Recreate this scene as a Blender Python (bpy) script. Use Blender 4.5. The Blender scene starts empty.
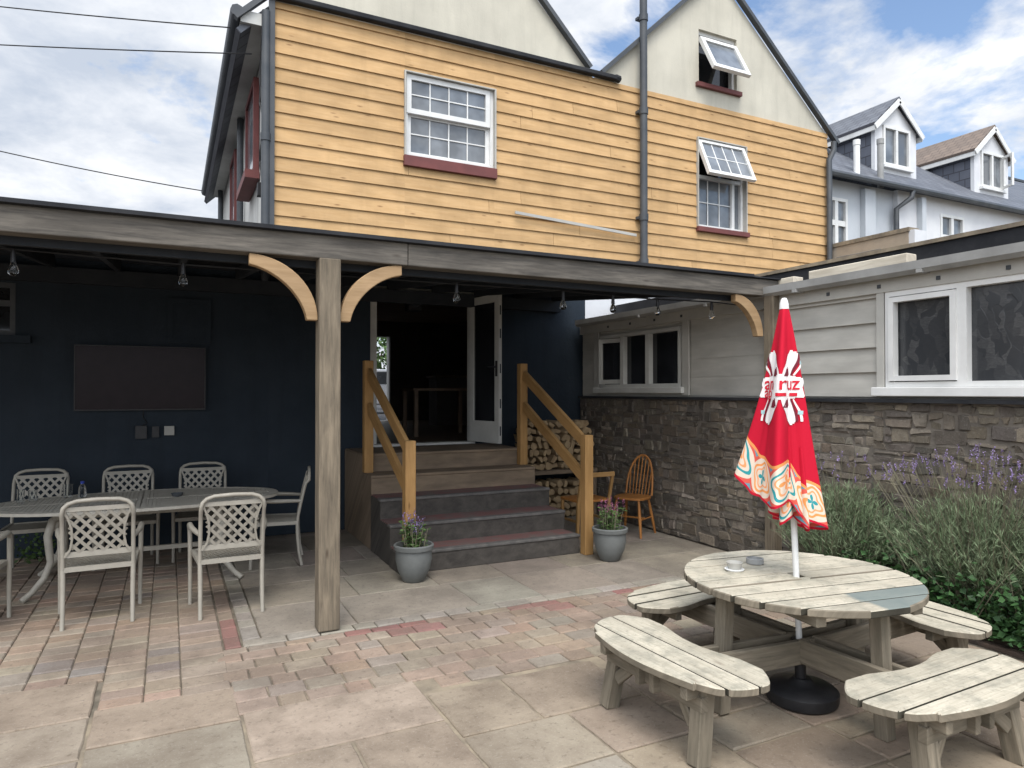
import bpy, bmesh, math, random
from mathutils import Vector, Matrix
random.seed(7)
R = math.radians
sc = bpy.context.scene
COL = sc.collection

# ------------------------------------------------------------------ camera
cam_d = bpy.data.cameras.new('camera'); cam = bpy.data.objects.new('camera', cam_d); COL.objects.link(cam)
cam.location = (0, 0, 1.7); cam.rotation_euler = (R(90.66), 0, R(-26.4))
cam_d.sensor_width = 36; cam_d.lens = 690/1024*36; cam_d.clip_end = 2000; cam_d.clip_start = 0.05
sc.camera = cam
# ------------------------------------------------------------------ exposure, sun, sky
sc.view_settings.view_transform = 'Standard'; sc.view_settings.look = 'None'
sc.view_settings.gamma = 1; sc.view_settings.exposure = 0.52; sc.view_settings.use_curve_mapping = False
SUN_EL, SUN_AZ = 60, 200          # azimuth clockwise from +Y
sd = Vector((math.sin(R(SUN_AZ))*math.cos(R(SUN_EL)), math.cos(R(SUN_AZ))*math.cos(R(SUN_EL)), math.sin(R(SUN_EL))))
sun_d = bpy.data.lights.new('sun', 'SUN'); sun = bpy.data.objects.new('sun', sun_d); COL.objects.link(sun)
sun_d.energy = 1.5; sun_d.angle = R(24); sun_d.color = (1, .93, .84)
sun.location = (0, 0, 30); sun.rotation_euler = (-sd).to_track_quat('-Z', 'Y').to_euler()

w = bpy.data.worlds.new('World'); sc.world = w; w.use_nodes = True
nt = w.node_tree; nt.nodes.clear(); N = nt.nodes.new; L = nt.links.new
def nmath(nt, op, a, b=None, c=None, clamp=False):
    n = nt.nodes.new('ShaderNodeMath'); n.operation = op; n.use_clamp = clamp
    for i, x in enumerate((a, b, c)):
        if x is None: continue
        if isinstance(x, (int, float)): n.inputs[i].default_value = x
        else: nt.links.new(x, n.inputs[i])
    return n.outputs[0]
def nmix(nt, f, a, b, mode='MIX'):
    n = nt.nodes.new('ShaderNodeMix'); n.data_type = 'RGBA'; n.blend_type = mode
    for k, x in ((0, f), (6, a), (7, b)):
        if isinstance(x, (int, float)): n.inputs[k].default_value = x
        elif isinstance(x, (tuple, list)): n.inputs[k].default_value = (*x, 1) if len(x) == 3 else x
        else: nt.links.new(x, n.inputs[k])
    return n.outputs[2]
def nramp(nt, f, stops):
    n = nt.nodes.new('ShaderNodeValToRGB'); cr = n.color_ramp
    while len(cr.elements) < len(stops): cr.elements.new(.5)
    for e, (p, c) in zip(cr.elements, stops):
        e.position = p; e.color = (c, c, c, 1) if isinstance(c, (int, float)) else (*c, 1)
    nt.links.new(f, n.inputs[0]); return n.outputs[0]
def nnoise(nt, vec, scale, detail=5, rough=.55, dist=0):
    n = nt.nodes.new('ShaderNodeTexNoise'); n.inputs['Scale'].default_value = scale
    n.inputs['Detail'].default_value = detail; n.inputs['Roughness'].default_value = rough
    n.inputs['Distortion'].default_value = dist
    if vec is not None: nt.links.new(vec, n.inputs['Vector'])
    return n.outputs[0]
def nmap(nt, vec, sc_=(1, 1, 1), loc=(0, 0, 0)):
    n = nt.nodes.new('ShaderNodeMapping'); n.inputs['Scale'].default_value = sc_; n.inputs['Location'].default_value = loc
    nt.links.new(vec, n.inputs['Vector']); return n.outputs[0]

sky = N('ShaderNodeTexSky'); sky.sky_type = 'NISHITA'; sky.sun_disc = False
sky.sun_elevation = R(SUN_EL); sky.sun_rotation = R(SUN_AZ); sky.dust_density = .6
tc = N('ShaderNodeTexCoord'); sep = N('ShaderNodeSeparateXYZ'); L(tc.outputs['Generated'], sep.inputs[0])
zz = nmath(nt, 'ADD', nmath(nt, 'MAXIMUM', sep.outputs[2], 0.0), .22)
cmb = N('ShaderNodeCombineXYZ')
L(nmath(nt, 'DIVIDE', sep.outputs[0], zz), cmb.inputs[0]); L(nmath(nt, 'DIVIDE', sep.outputs[1], zz), cmb.inputs[1])
pv = cmb.outputs[0]
n1 = nnoise(nt, nmap(nt, pv, (1, 1, 1), (3.1, 1.7, 0)), 2.1, 10, .58, .25)
n2 = nnoise(nt, nmap(nt, pv, (1, 1, 1), (9, 4, 2)), 2.6, 7, .6, .2)
# more cover towards -X (left of the view), broken cloud towards +X
side = nmath(nt, 'MULTIPLY', nmath(nt, 'SUBTRACT', .46, sep.outputs[0]), .23)
cov = nmath(nt, 'ADD', n1, side)
mask = nramp(nt, cov, [(.43, 0), (.53, 1)])
shade = nramp(nt, nmath(nt, 'ADD', nmath(nt, 'MULTIPLY', n2, .8), nmath(nt, 'MULTIPLY', n1, .25)), [(.42, (.52, .58, .68)), (.66, (.95, .96, .98))])
vd = N('ShaderNodeVectorMath'); vd.operation = 'DOT_PRODUCT'; L(tc.outputs['Generated'], vd.inputs[0]); vd.inputs[1].default_value = sd
glow = nmath(nt, 'POWER', nmath(nt, 'MAXIMUM', vd.outputs['Value'], 0.0), 3.0)
cb = nmath(nt, 'ADD', .82, nmath(nt, 'MULTIPLY', glow, 3.0))
bgc = N('ShaderNodeBackground'); L(shade, bgc.inputs[0]); L(cb, bgc.inputs[1])
bgs = N('ShaderNodeBackground'); L(sky.outputs[0], bgs.inputs[0]); bgs.inputs[1].default_value = .15
mx = N('ShaderNodeMixShader'); L(mask, mx.inputs[0]); L(bgs.outputs[0], mx.inputs[1]); L(bgc.outputs[0], mx.inputs[2])
wo = N('ShaderNodeOutputWorld'); L(mx.outputs[0], wo.inputs[0])

# ------------------------------------------------------------------ materials
def base_mat(name):
    m = bpy.data.materials.new(name); m.use_nodes = True; t = m.node_tree
    return m, t, t.nodes['Principled BSDF']
def setp(b, rough=.7, spec=.3, metal=0):
    b.inputs['Roughness'].default_value = rough; b.inputs['Specular IOR Level'].default_value = spec; b.inputs['Metallic'].default_value = metal
def add_bump(t, b, h, strength, dist=.01):
    n = t.nodes.new('ShaderNodeBump'); n.inputs['Strength'].default_value = strength; n.inputs['Distance'].default_value = dist
    t.links.new(h, n.inputs['Height']); t.links.new(n.outputs[0], b.inputs['Normal'])
def island(t, col, amt):
    g = t.nodes.new('ShaderNodeNewGeometry')
    v = nmath(t, 'ADD', nmath(t, 'MULTIPLY', g.outputs['Random Per Island'], amt*2), 1-amt)
    h = t.nodes.new('ShaderNodeHueSaturation'); t.links.new(v, h.inputs['Value']); t.links.new(col, h.inputs['Color'])
    return h.outputs[0]
def M_plain(name, c1, c2=None, scale=6, rough=.7, spec=.3, metal=0, bump=.15, isl=0, bscale=None, detail=6, lo=.35, hi=.65, drip=0):
    m, t, b = base_mat(name); setp(b, rough, spec, metal)
    tc = t.nodes.new('ShaderNodeTexCoord'); o = tc.outputs['Object']
    n = nnoise(t, o, scale, detail, .6)
    c2 = c2 or tuple(x*.8 for x in c1)
    col = nmix(t, nramp(t, n, [(lo, 0), (hi, 1)]), c1, c2)
    if drip: col = nmix(t, nramp(t, nnoise(t, nmap(t, o, (2.2, 2.2, .25)), 2.5, 7, .65), [(.48, 0), (.72, drip)]), col, tuple(x*.45 for x in c2))
    if isl: col = island(t, col, isl)
    t.links.new(col, b.inputs['Base Color'])
    if bump: add_bump(t, b, nnoise(t, o, bscale or scale*6, 5, .6), bump)
    return m
def M_wood(name, c1, c2, streak=18, along=1.3, rough=.7, isl=.12, knots=0, bump=.2, extra=None, drip=0):
    m, t, b = base_mat(name); setp(b, rough, .25)
    tc = t.nodes.new('ShaderNodeTexCoord'); u = tc.outputs['UV']
    n = nnoise(t, nmap(t, u, (along, streak, 1)), 2.2, 8, .68, .25)
    nb = nnoise(t, nmap(t, u, (.8, 2, 1)), 2.5, 4, .5)
    col = nmix(t, nramp(t, n, [(.36, 0), (.66, 1)]), c1, c2)
    col = nmix(t, nramp(t, nb, [(.4, 0), (.7, .5)]), col, tuple(x*.62 for x in c2))
    if knots:
        v = t.nodes.new('ShaderNodeTexVoronoi'); v.inputs['Scale'].default_value = 1
        t.links.new(nmap(t, u, (2.6, 9, 1)), v.inputs['Vector'])
        k = nramp(t, v.outputs['Distance'], [(.03, knots), (.13, 0)])
        col = nmix(t, k, col, (c2[0]*.3, c2[1]*.22, c2[2]*.2))
    if drip: col = nmix(t, nramp(t, nnoise(t, nmap(t, tc.outputs['Object'], (1.6, 1.6, .22)), 2.5, 7, .65), [(.5, 0), (.72, drip)]), col, tuple(x*.6 for x in c2))
    if isl: col = island(t, col, isl)
    if extra: col = extra(t, tc, col)
    t.links.new(col, b.inputs['Base Color'])
    if bump: add_bump(t, b, n, bump, .006)
    return m
def M_attr(name, rough=.85, scale=9, amt=.35, bump=.3, dirt=(.10, .09, .075)):
    m, t, b = base_mat(name); setp(b, rough, .25)
    a = t.nodes.new('ShaderNodeAttribute'); a.attribute_name = 'Col'
    tc = t.nodes.new('ShaderNodeTexCoord'); o = tc.outputs['Object']
    n = nnoise(t, o, scale, 10, .72, .4); n2 = nnoise(t, o, 1.3, 6, .62); n3 = nnoise(t, o, 70, 5, .75); n4 = nnoise(t, o, 26, 6, .7)
    col = nmix(t, nramp(t, n, [(.38, 0), (.68, amt)]), a.outputs['Color'], dirt)
    col = nmix(t, nramp(t, n2, [(.44, 0), (.62, .6)]), col, tuple(x*.85 for x in dirt))
    col = nmix(t, nramp(t, n3, [(.56, 0), (.70, .35)]), col, (.44, .41, .36))
    col = nmix(t, nramp(t, n4, [(.55, 0), (.68, .5)]), col, tuple(x*.6 for x in dirt))
    t.links.new(col, b.inputs['Base Color']); add_bump(t, b, nmath(t, 'ADD', n, nmath(t, 'MULTIPLY', n3, .3)), bump, .012)
    return m
def M_glass(name, tint=(.03, .035, .04), rough=.04):
    m, t, b = base_mat(name); setp(b, rough, .7)
    tc = t.nodes.new('ShaderNodeTexCoord')
    n = nnoise(t, tc.outputs['Object'], 2.2, 3)
    t.links.new(nmix(t, nramp(t, n, [(.4, 0), (.65, 1)]), tint, tuple(x*1.9 for x in tint)), b.inputs['Base Color'])
    add_bump(t, b, nnoise(t, tc.outputs['Object'], 1.5, 2), .02, .05)
    return m
def M_clear(name, tint=(.95, .97, .97)):
    m, t, b = base_mat(name); setp(b, .02, .5)
    b.inputs['Base Color'].default_value = (*tint, 1); b.inputs['Transmission Weight'].default_value = 1; b.inputs['IOR'].default_value = 1.3
    return m
def M_tiles(name, c1, c2, cm, bw=.3, bh=.2, rough=.6):
    m, t, b = base_mat(name); setp(b, rough, .35)
    tc = t.nodes.new('ShaderNodeTexCoord'); u = tc.outputs['UV']
    br = t.nodes.new('ShaderNodeTexBrick'); t.links.new(u, br.inputs['Vector'])
    br.inputs['Scale'].default_value = 1; br.inputs['Brick Width'].default_value = bw; br.inputs['Row Height'].default_value = bh
    br.inputs['Mortar Size'].default_value = .012; br.inputs['Color1'].default_value = (*c1, 1); br.inputs['Color2'].default_value = (*c2, 1)
    br.inputs['Mortar'].default_value = (*cm, 1)
    n = nnoise(t, u, 1.3, 6, .65)
    col = nmix(t, nramp(t, n, [(.4, 0), (.7, .6)]), br.outputs['Color'], tuple(x*.55 for x in c1))
    t.links.new(col, b.inputs['Base Color']); add_bump(t, b, br.outputs['Fac'], -.5, .02)
    return m

m_clad = M_wood('ochre boards', (.565, .37, .185), (.495, .31, .142), streak=14, isl=.07, knots=.7, rough=.75, bump=.2, drip=.3)
m_render = M_plain('cream render', (.56, .53, .44), (.47, .445, .37), scale=1.3, rough=.9, bump=.25, bscale=40, drip=.22)
m_sidewall = M_plain('white painted render', (.62, .61, .57), (.5, .49, .46), scale=2, rough=.9, bump=.2, bscale=30, drip=.5)
m_navy = M_plain('navy wall paint', (.013, .021, .031), (.019, .028, .039), scale=1.8, rough=.72, spec=.28, bump=.45, bscale=22, drip=.35)
m_slate = M_tiles('grey slate', (.15, .16, .18), (.10, .11, .13), (.04, .04, .05), .3, .2)
m_tile = M_tiles('brown roof tile', (.21, .16, .125), (.16, .125, .10), (.08, .06, .05), .25, .2)
m_slatehang = M_tiles('slate hung cheek', (.12, .13, .16), (.085, .095, .12), (.04, .04, .05), .3, .22)
m_darkplastic = M_plain('dark grey plastic', (.045, .052, .06), (.07, .075, .08), scale=4, rough=.5, spec=.4, bump=.05)
m_blackfelt = M_plain('black roofing felt', (.016, .017, .02), (.032, .033, .036), scale=3, rough=.85, bump=.3)
m_upvc = M_plain('white plastic window frame', (.72, .72, .70), (.62, .62, .60), scale=3, rough=.4, spec=.45, bump=0)
m_upvc_grey = M_plain('weathered white frame', (.55, .55, .52), (.45, .45, .42), scale=3, rough=.5, bump=.05)
m_brownsill = M_plain('red brown painted sill', (.17, .055, .05), (.13, .045, .042), scale=5, rough=.6, bump=.1)
m_glass = M_glass('dark window glass', (.11, .12, .13))
m_glass_blk = M_glass('dim glass', (.012, .013, .015), .06)
m_clear = M_clear('clear glass')
m_inner = M_plain('dim room paint', (.10, .09, .08), (.14, .125, .11), scale=2, rough=.85, bump=0)
m_ceil = M_plain('brown ceiling paint', (.34, .26, .19), (.28, .21, .155), scale=2, rough=.9, bump=0)
m_floor = M_plain('worn floorboards', (.20, .14, .095), (.14, .10, .07), scale=4, rough=.5, bump=0)
m_beam = M_wood('weathered grey oak', (.175, .157, .133), (.08, .073, .064), streak=16, rough=.85, isl=.05, knots=.5, bump=.45)
m_post = M_wood('weathered brown oak', (.245, .20, .143), (.12, .10, .074), streak=15, rough=.85, isl=.05, knots=.7, bump=.45)
m_brace = M_wood('tan oak brace', (.42, .285, .16), (.32, .21, .11), streak=12, rough=.75, isl=.06, bump=.2)
m_rail = M_wood('new golden timber', (.41, .24, .095), (.32, .18, .065), streak=13, rough=.65, isl=.08, knots=.7, bump=.15)
m_roofunder = M_plain('dark stained boarding', (.02, .024, .03), (.03, .034, .04), scale=3, rough=.8, bump=.2)
m_grey_board = M_wood('grey painted board', (.47, .455, .41), (.42, .405, .365), streak=10, rough=.7, isl=.03, bump=.12)
m_fascia = M_plain('grey painted fascia', (.45, .44, .40), (.38, .37, .34), scale=2.5, rough=.7, bump=.15)
m_gutter = M_plain('grey gutter', (.33, .33, .32), (.25, .25, .24), scale=4, rough=.55, bump=.1)
m_stone = M_attr('rubble stone', rough=.95, scale=14, amt=.55, bump=1.0, dirt=(.085, .073, .06))
m_mortar = M_plain('old mortar', (.20, .175, .145), (.12, .105, .088), scale=8, rough=1, bump=.8, bscale=25)
m_block = M_attr('clay paving block', scale=11, amt=.35, bump=.35, dirt=(.15, .115, .09))
m_flag = M_attr('sandstone flag', scale=4.5, amt=.5, bump=.4, dirt=(.15, .115, .085))
m_slab = M_attr('worn concrete slab', scale=5, amt=.4, bump=.4, dirt=(.14, .12, .10))
m_joint_dark = M_plain('sandy joint', (.11, .095, .072), (.20, .17, .13), scale=9, rough=1, bump=.4)
m_joint_pale = M_plain('pale jointing', (.29, .24, .17), (.15, .125, .095), scale=5, rough=1, bump=.4)
m_soil = M_plain('dark soil', (.045, .035, .027), (.07, .055, .04), scale=12, rough=1, bump=1)
m_alu = M_plain('taupe cast aluminium', (.345, .32, .27), (.30, .28, .235), scale=14, rough=.5, spec=.4, bump=.1)
m_tabletop = M_plain('pale cast aluminium', (.45, .42, .355), (.40, .37, .31), scale=14, rough=.5, spec=.4, bump=.1)
m_step_dark = M_wood('charcoal painted step', (.040, .036, .032), (.085, .076, .066), streak=4, along=3, rough=.75, isl=.1, bump=.3)
m_step_brown = M_wood('brown weathered step', (.235, .175, .12), (.15, .115, .082), streak=6, rough=.8, isl=.1, bump=.25)
m_tread = M_plain('worn red step paint', (.17, .075, .07), (.13, .10, .09), scale=7, rough=.8, bump=.3)
m_nosing = M_plain('grey concrete nosing', (.14, .13, .12), (.08, .077, .073), scale=10, rough=.85, bump=.3)
def grime(t, tc, col):
    n = nnoise(t, tc.outputs['Object'], 7, 8, .7); n2 = nnoise(t, tc.outputs['Object'], 45, 5, .7)
    col = nmix(t, nramp(t, n, [(.47, 0), (.66, .75)]), col, (.21, .205, .165))
    return nmix(t, nramp(t, n2, [(.56, 0), (.70, .6)]), col, (.13, .125, .10))
def stain(t, tc, col):
    col = grime(t, tc, col)
    s = t.nodes.new('ShaderNodeSeparateXYZ'); t.links.new(tc.outputs['Object'], s.inputs[0])
    n = nnoise(t, tc.outputs['Object'], 9, 4)
    f = nramp(t, nmath(t, 'ADD', s.outputs[0], nmath(t, 'MULTIPLY', n, .1)), [(.0, 0), (.03, .85)])
    return nmix(t, f, col, (.13, .165, .16))
m_picnic = M_wood('bleached picnic timber', (.52, .475, .38), (.36, .325, .25), streak=34, along=1.4, rough=.9, isl=.09, knots=.5, bump=.5, extra=grime)
m_picnic_st = M_wood('stained picnic timber', (.52, .475, .38), (.36, .325, .25), streak=34, along=1.4, rough=.9, isl=.05, bump=.4, extra=stain)
m_picleg = M_wood('weathered green timber leg', (.235, .20, .15), (.12, .105, .078), streak=14, rough=.9, isl=.12, knots=.5, bump=.5)
m_gapdark = M_plain('dark plank gap face', (.035, .032, .024), (.06, .055, .04), rough=1, bump=.3)  # plank sides facing the gaps: grime plus gap shade put into the colour
m_black = M_plain('black plastic', (.014, .014, .016), (.025, .025, .027), scale=9, rough=.45, spec=.4, bump=.1)
m_whitepaint = M_plain('white coated metal', (.78, .78, .76), (.68, .68, .66), scale=5, rough=.4, bump=0)
m_pot = M_plain('grey glazed pot', (.155, .163, .158), (.12, .127, .123), scale=6, rough=.55, bump=.15)
m_spindle = M_wood('orange varnished wood', (.42, .185, .05), (.30, .12, .035), streak=12, rough=.45, isl=.08, bump=.1)
m_leaf = M_plain('pot plant leaf', (.055, .10, .03), (.09, .15, .045), scale=20, rough=.6, bump=0, isl=.35)
m_purple = M_plain('purple flower', (.20, .145, .31), (.27, .20, .38), scale=20, rough=.7, bump=0, isl=.3)
m_pink = M_plain('plum flower', (.20, .06, .13), (.30, .10, .18), scale=20, rough=.7, bump=0, isl=.3)
m_lav = M_plain('lavender leaf', (.12, .165, .085), (.20, .25, .145), scale=6, rough=.75, bump=0, isl=.4)
m_lavst = M_plain('dry lavender stalk', (.20, .185, .12), (.14, .13, .09), scale=20, rough=.9, bump=0, isl=.3)
m_ivy = M_plain('ground ivy leaf', (.035, .085, .028), (.06, .13, .045), scale=10, rough=.5, bump=0, isl=.45)
m_bark = M_plain('bark', (.10, .075, .05), (.06, .045, .03), scale=20, rough=1, bump=.8)
m_logend = M_wood('split firewood', (.42, .31, .18), (.27, .19, .11), streak=6, rough=.9, isl=.25, bump=.3)
m_tv = M_plain('television screen', (.021, .013, .016), rough=.22, spec=.12, bump=0)  # screen reflection put into the base colour as a faint warm tint
m_cable = M_plain('black cable', (.012, .012, .014), (.02, .02, .02), rough=.6, bump=0)
m_red = M_plain('red plastic lens', (.5, .02, .015), (.4, .015, .012), rough=.2, bump=0)
m_carpaint = M_plain('silver car paint', (.42, .43, .45), (.40, .41, .43), rough=.3, metal=.5, bump=0)
m_asphalt = M_plain('asphalt', (.06, .06, .062), (.045, .045, .047), scale=30, rough=.95, bump=.3)
m_tan = M_plain('tan render', (.40, .33, .25), (.32, .27, .21), scale=3, rough=.9, bump=.3)
m_white_ren = M_plain('white render', (.66, .67, .68), (.58, .59, .61), scale=1.5, rough=.9, bump=.2)
m_paleblue = M_plain('pale grey render', (.50, .53, .56), (.45, .48, .51), scale=1.5, rough=.9, bump=.2)
m_plankw = M_wood('flaking white plank', (.62, .57, .47), (.48, .42, .33), streak=10, rough=.9, bump=.4)
m_brick = M_plain('broken red brick', (.30, .13, .09), (.22, .12, .09), scale=14, rough=1, bump=.5)
def m_leafglass():
    m, t, b = base_mat('leaf patterned glass'); setp(b, .18, .6)
    tc = t.nodes.new('ShaderNodeTexCoord'); o = tc.outputs['Object']
    v = t.nodes.new('ShaderNodeTexVoronoi'); v.inputs['Scale'].default_value = 9; v.feature = 'SMOOTH_F1'; v.inputs['Smoothness'].default_value = .12
    wob = nmath(t, 'MULTIPLY', nnoise(t, o, 5, 2), .25)
    va = t.nodes.new('ShaderNodeVectorMath'); va.operation = 'ADD'; t.links.new(o, va.inputs[0]); t.links.new(wob, va.inputs[1])
    t.links.new(nmap(t, va.outputs[0], (1, 1.9, .9)), v.inputs['Vector'])
    s = t.nodes.new('ShaderNodeSeparateColor'); t.links.new(v.outputs['Color'], s.inputs[0])
    grain = nnoise(t, nmap(t, o, (1, 3, 9)), 9, 3)
    f2 = nmath(t, 'MULTIPLY', nmath(t, 'POWER', s.outputs[0], 2.0), nramp(t, grain, [(.3, .35), (.7, 1)]))
    t.links.new(nmix(t, f2, (.035, .037, .04), (.085, .085, .085)), b.inputs['Base Color'])
    add_bump(t, b, s.outputs[1], .12, .01)
    return m
m_leafglass = m_leafglass()

# ------------------------------------------------------------------ mesh helpers
class MB:
    def __init__(s): s.v = []; s.f = []; s.uv = []; s.col = []; s.c = None; s.side = set(); s.dark = set()
    def add(s, pts, faces, uvs=None):
        o = len(s.v); s.v += [tuple(p) for p in pts]
        for i, f in enumerate(faces):
            s.f.append([o+k for k in f])
            s.uv.append([uvs[k] for k in f] if uvs else [(pts[k][0]+pts[k][2]*.37, pts[k][1]+pts[k][2]) for k in f])
            s.col.append(s.c or (1, 1, 1))
    def quad(s, pts, uvs=None): s.add(pts, [range(len(pts))], uvs)
    def box(s, c, d, rot=None, taper=1.0):
        c = Vector(c); hx, hy, hz = d[0]/2, d[1]/2, d[2]/2
        lo = [(x*hx*(1 if z < 0 else taper), y*hy*(1 if z < 0 else taper), z*hz) for z in (-1, 1) for y in (-1, 1) for x in (-1, 1)]
        ax = max(range(3), key=lambda i: d[i]); ot = [i for i in range(3) if i != ax]
        ro = random.random()*7; rv = random.random()*9
        uv = [(p[ax]+ro, p[ot[0]]+p[ot[1]]*1.0+rv) for p in lo]
        pts = [(c + (rot @ Vector(p) if rot else Vector(p))) for p in lo]
        s.add(pts, [(0, 2, 3, 1), (4, 5, 7, 6), (0, 1, 5, 4), (2, 6, 7, 3), (0, 4, 6, 2), (1, 3, 7, 5)], uv)
    def bx(s, x0, x1, y0, y1, z0, z1): s.box(((x0+x1)/2, (y0+y1)/2, (z0+z1)/2), (abs(x1-x0), abs(y1-y0), abs(z1-z0)))
    def bar(s, p0, p1, w, h, up=(0, 0, 1)):
        p0 = Vector(p0); p1 = Vector(p1); d = p1-p0; l = d.length; d.normalize(); up = Vector(up)
        if abs(d.dot(up)) > .99: up = Vector((0, 1, 0))
        y = up.cross(d).normalized(); z = d.cross(y)
        m = Matrix((d, y, z)).transposed()
        s.box((p0+p1)/2, (l, w, h), m)
    def tube(s, pts, r, n=8, cap=True):
        pts = [Vector(p) for p in pts]; rs = r if isinstance(r, (list, tuple)) else [r]*len(pts)
        out = []; uvs = []; prev = None; acc = 0; ro = random.random()*5
        for i, p in enumerate(pts):
            t = (pts[min(i+1, len(pts)-1)] - pts[max(i-1, 0)]).normalized()
            if prev is None:
                a = Vector((0, 0, 1)) if abs(t.z) < .9 else Vector((1, 0, 0)); a = (a - t*a.dot(t)).normalized()
            else: a = (prev - t*prev.dot(t)).normalized()
            prev = a; b = t.cross(a)
            if i: acc += (p-pts[i-1]).length
            for k in range(n):
                an = 2*math.pi*k/n; out.append(p + (a*math.cos(an)+b*math.sin(an))*rs[i]); uvs.append((acc+ro, k/n*.2))
        fs = [(i*n+k, i*n+(k+1) % n, (i+1)*n+(k+1) % n, (i+1)*n+k) for i in range(len(pts)-1) for k in range(n)]
        if cap: fs += [tuple(range(n))[::-1], tuple((len(pts)-1)*n+k for k in range(n))]
        s.add(out, fs, uvs)
    def lathe(s, prof, c=(0, 0, 0), n=24):
        out = []; uvs = []
        for i, (r, z) in enumerate(prof):
            for k in range(n):
                a = 2*math.pi*k/n; out.append((c[0]+r*math.cos(a), c[1]+r*math.sin(a), c[2]+z)); uvs.append((k/n, z))
        fs = [(i*n+k, i*n+(k+1) % n, (i+1)*n+(k+1) % n, (i+1)*n+k) for i in range(len(prof)-1) for k in range(n)]
        if prof[0][0] > 1e-4: fs.append(tuple(range(n))[::-1])
        if prof[-1][0] > 1e-4: fs.append(tuple((len(prof)-1)*n+k for k in range(n)))
        s.add(out, fs, uvs)
    def prism(s, poly, h0, h1, fn=None, dark=()):
        fn = fn or (lambda a, b, h: (a, b, h)); n = len(poly)
        ro, rv = random.random()*7, random.random()*9
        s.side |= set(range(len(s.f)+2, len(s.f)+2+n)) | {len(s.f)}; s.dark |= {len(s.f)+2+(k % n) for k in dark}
        P = [fn(a, b, h0) for a, b in poly] + [fn(a, b, h1) for a, b in poly]
        uv = [(a+ro, b+rv) for a, b in poly] + [(a+ro, b+rv+.01) for a, b in poly]
        s.add(P, [tuple(range(n))[::-1], tuple(range(n, 2*n))] + [(i, (i+1) % n, n+(i+1) % n, n+i) for i in range(n)], uv)
    def wall(s, a0, a1, z0, z1, holes, n0, n1, fn):
        A = sorted({a0, a1, *[h[i] for h in holes for i in (0, 1)]}); Z = sorted({z0, z1, *[h[i] for h in holes for i in (2, 3)]})
        A = [a for a in A if a0 <= a <= a1]; Z = [z for z in Z if z0 <= z <= z1]
        def solid(i, j):
            if i < 0 or j < 0 or i >= len(A)-1 or j >= len(Z)-1: return False
            ca, cz = (A[i]+A[i+1])/2, (Z[j]+Z[j+1])/2
            return not any(h[0] < ca < h[1] and h[2] < cz < h[3] for h in holes)
        def q(p): s.quad([fn(*x) for x in p], [(x[0], x[2]+x[1]) for x in p])
        for i in range(len(A)-1):
            for j in range(len(Z)-1):
                if not solid(i, j): continue
                a, b, c, d = A[i], A[i+1], Z[j], Z[j+1]
                for n in (n0, n1): q([(a, n, c), (b, n, c), (b, n, d), (a, n, d)])
                if not solid(i-1, j): q([(a, n0, c), (a, n1, c), (a, n1, d), (a, n0, d)])
                if not solid(i+1, j): q([(b, n0, c), (b, n1, c), (b, n1, d), (b, n0, d)])
                if not solid(i, j-1): q([(a, n0, c), (b, n0, c), (b, n1, c), (a, n1, c)])
                if not solid(i, j+1): q([(a, n0, d), (b, n0, d), (b, n1, d), (a, n1, d)])
    def build(s, name, mat, parent=None, bevel=0, smooth=0, recalc=True, label=None, seg=1, edge=None):
        off = Vector((0, 0, 0)); q = parent
        while q is not None: off += q.location; q = q.parent
        me = bpy.data.meshes.new(name)
        me.from_pydata([tuple(Vector(p)-off) for p in s.v], [], s.f)
        uvl = me.uv_layers.new(name='UVMap'); k = 0
        ca = me.color_attributes.new('Col', 'FLOAT_COLOR', 'CORNER') if any(c != (1, 1, 1) for c in s.col) else None
        flat = []; cf = []
        for uv, c in zip(s.uv, s.col):
            for u in uv: flat += [u[0], u[1]]; cf += [*c, 1]
        uvl.data.foreach_set('uv', flat)
        if ca: ca.data.foreach_set('color', cf)
        if recalc:
            b = bmesh.new(); b.from_mesh(me); bmesh.ops.recalc_face_normals(b, faces=b.faces); b.to_mesh(me); b.free()
        me.materials.append(mat)
        if edge:
            me.materials.append(edge); me.materials.append(m_gapdark); me.polygons.foreach_set('material_index', [2 if i in s.dark else 1 if i in s.side else 0 for i in range(len(s.f))])
        if smooth:
            me.polygons.foreach_set('use_smooth', [True]*len(me.polygons)); me.set_sharp_from_angle(angle=R(smooth))
        o = bpy.data.objects.new(name, me); COL.objects.link(o)
        if parent: o.parent = parent
        if bevel:
            bm_ = o.modifiers.new('bevel', 'BEVEL'); bm_.width = bevel; bm_.segments = seg; bm_.limit_method = 'ANGLE'; bm_.angle_limit = R(50)
        if label: o['label'] = label
        return o
def tag(o, label=None, cat=None, group=None, kind=None):
    for k, v in (('label', label), ('category', cat), ('group', group), ('kind', kind)):
        if v: o[k] = v
    return o
def thing(name, label, cat, loc=(0, 0, 0), group=None):
    o = bpy.data.objects.new(name, None); COL.objects.link(o); o.location = loc; o.empty_display_size = .1
    return tag(o, label, cat, group)
def dup(o, loc=None, rz=None, label=None, parent=None):
    c = o.copy(); COL.objects.link(c)
    if parent: c.parent = parent
    if loc is not None: c.location = loc
    if rz is not None: c.rotation_euler.z = rz
    if label: c['label'] = label
    for ch in list(o.children): dup(ch, parent=c)
    return c
FX = lambda a, n, z: (a, n, z)        # wall running along X, n = Y
FY = lambda a, n, z: (n, a, z)        # wall running along Y, n = X
def rz(deg): return Matrix.Rotation(R(deg), 3, 'Z')
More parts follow.
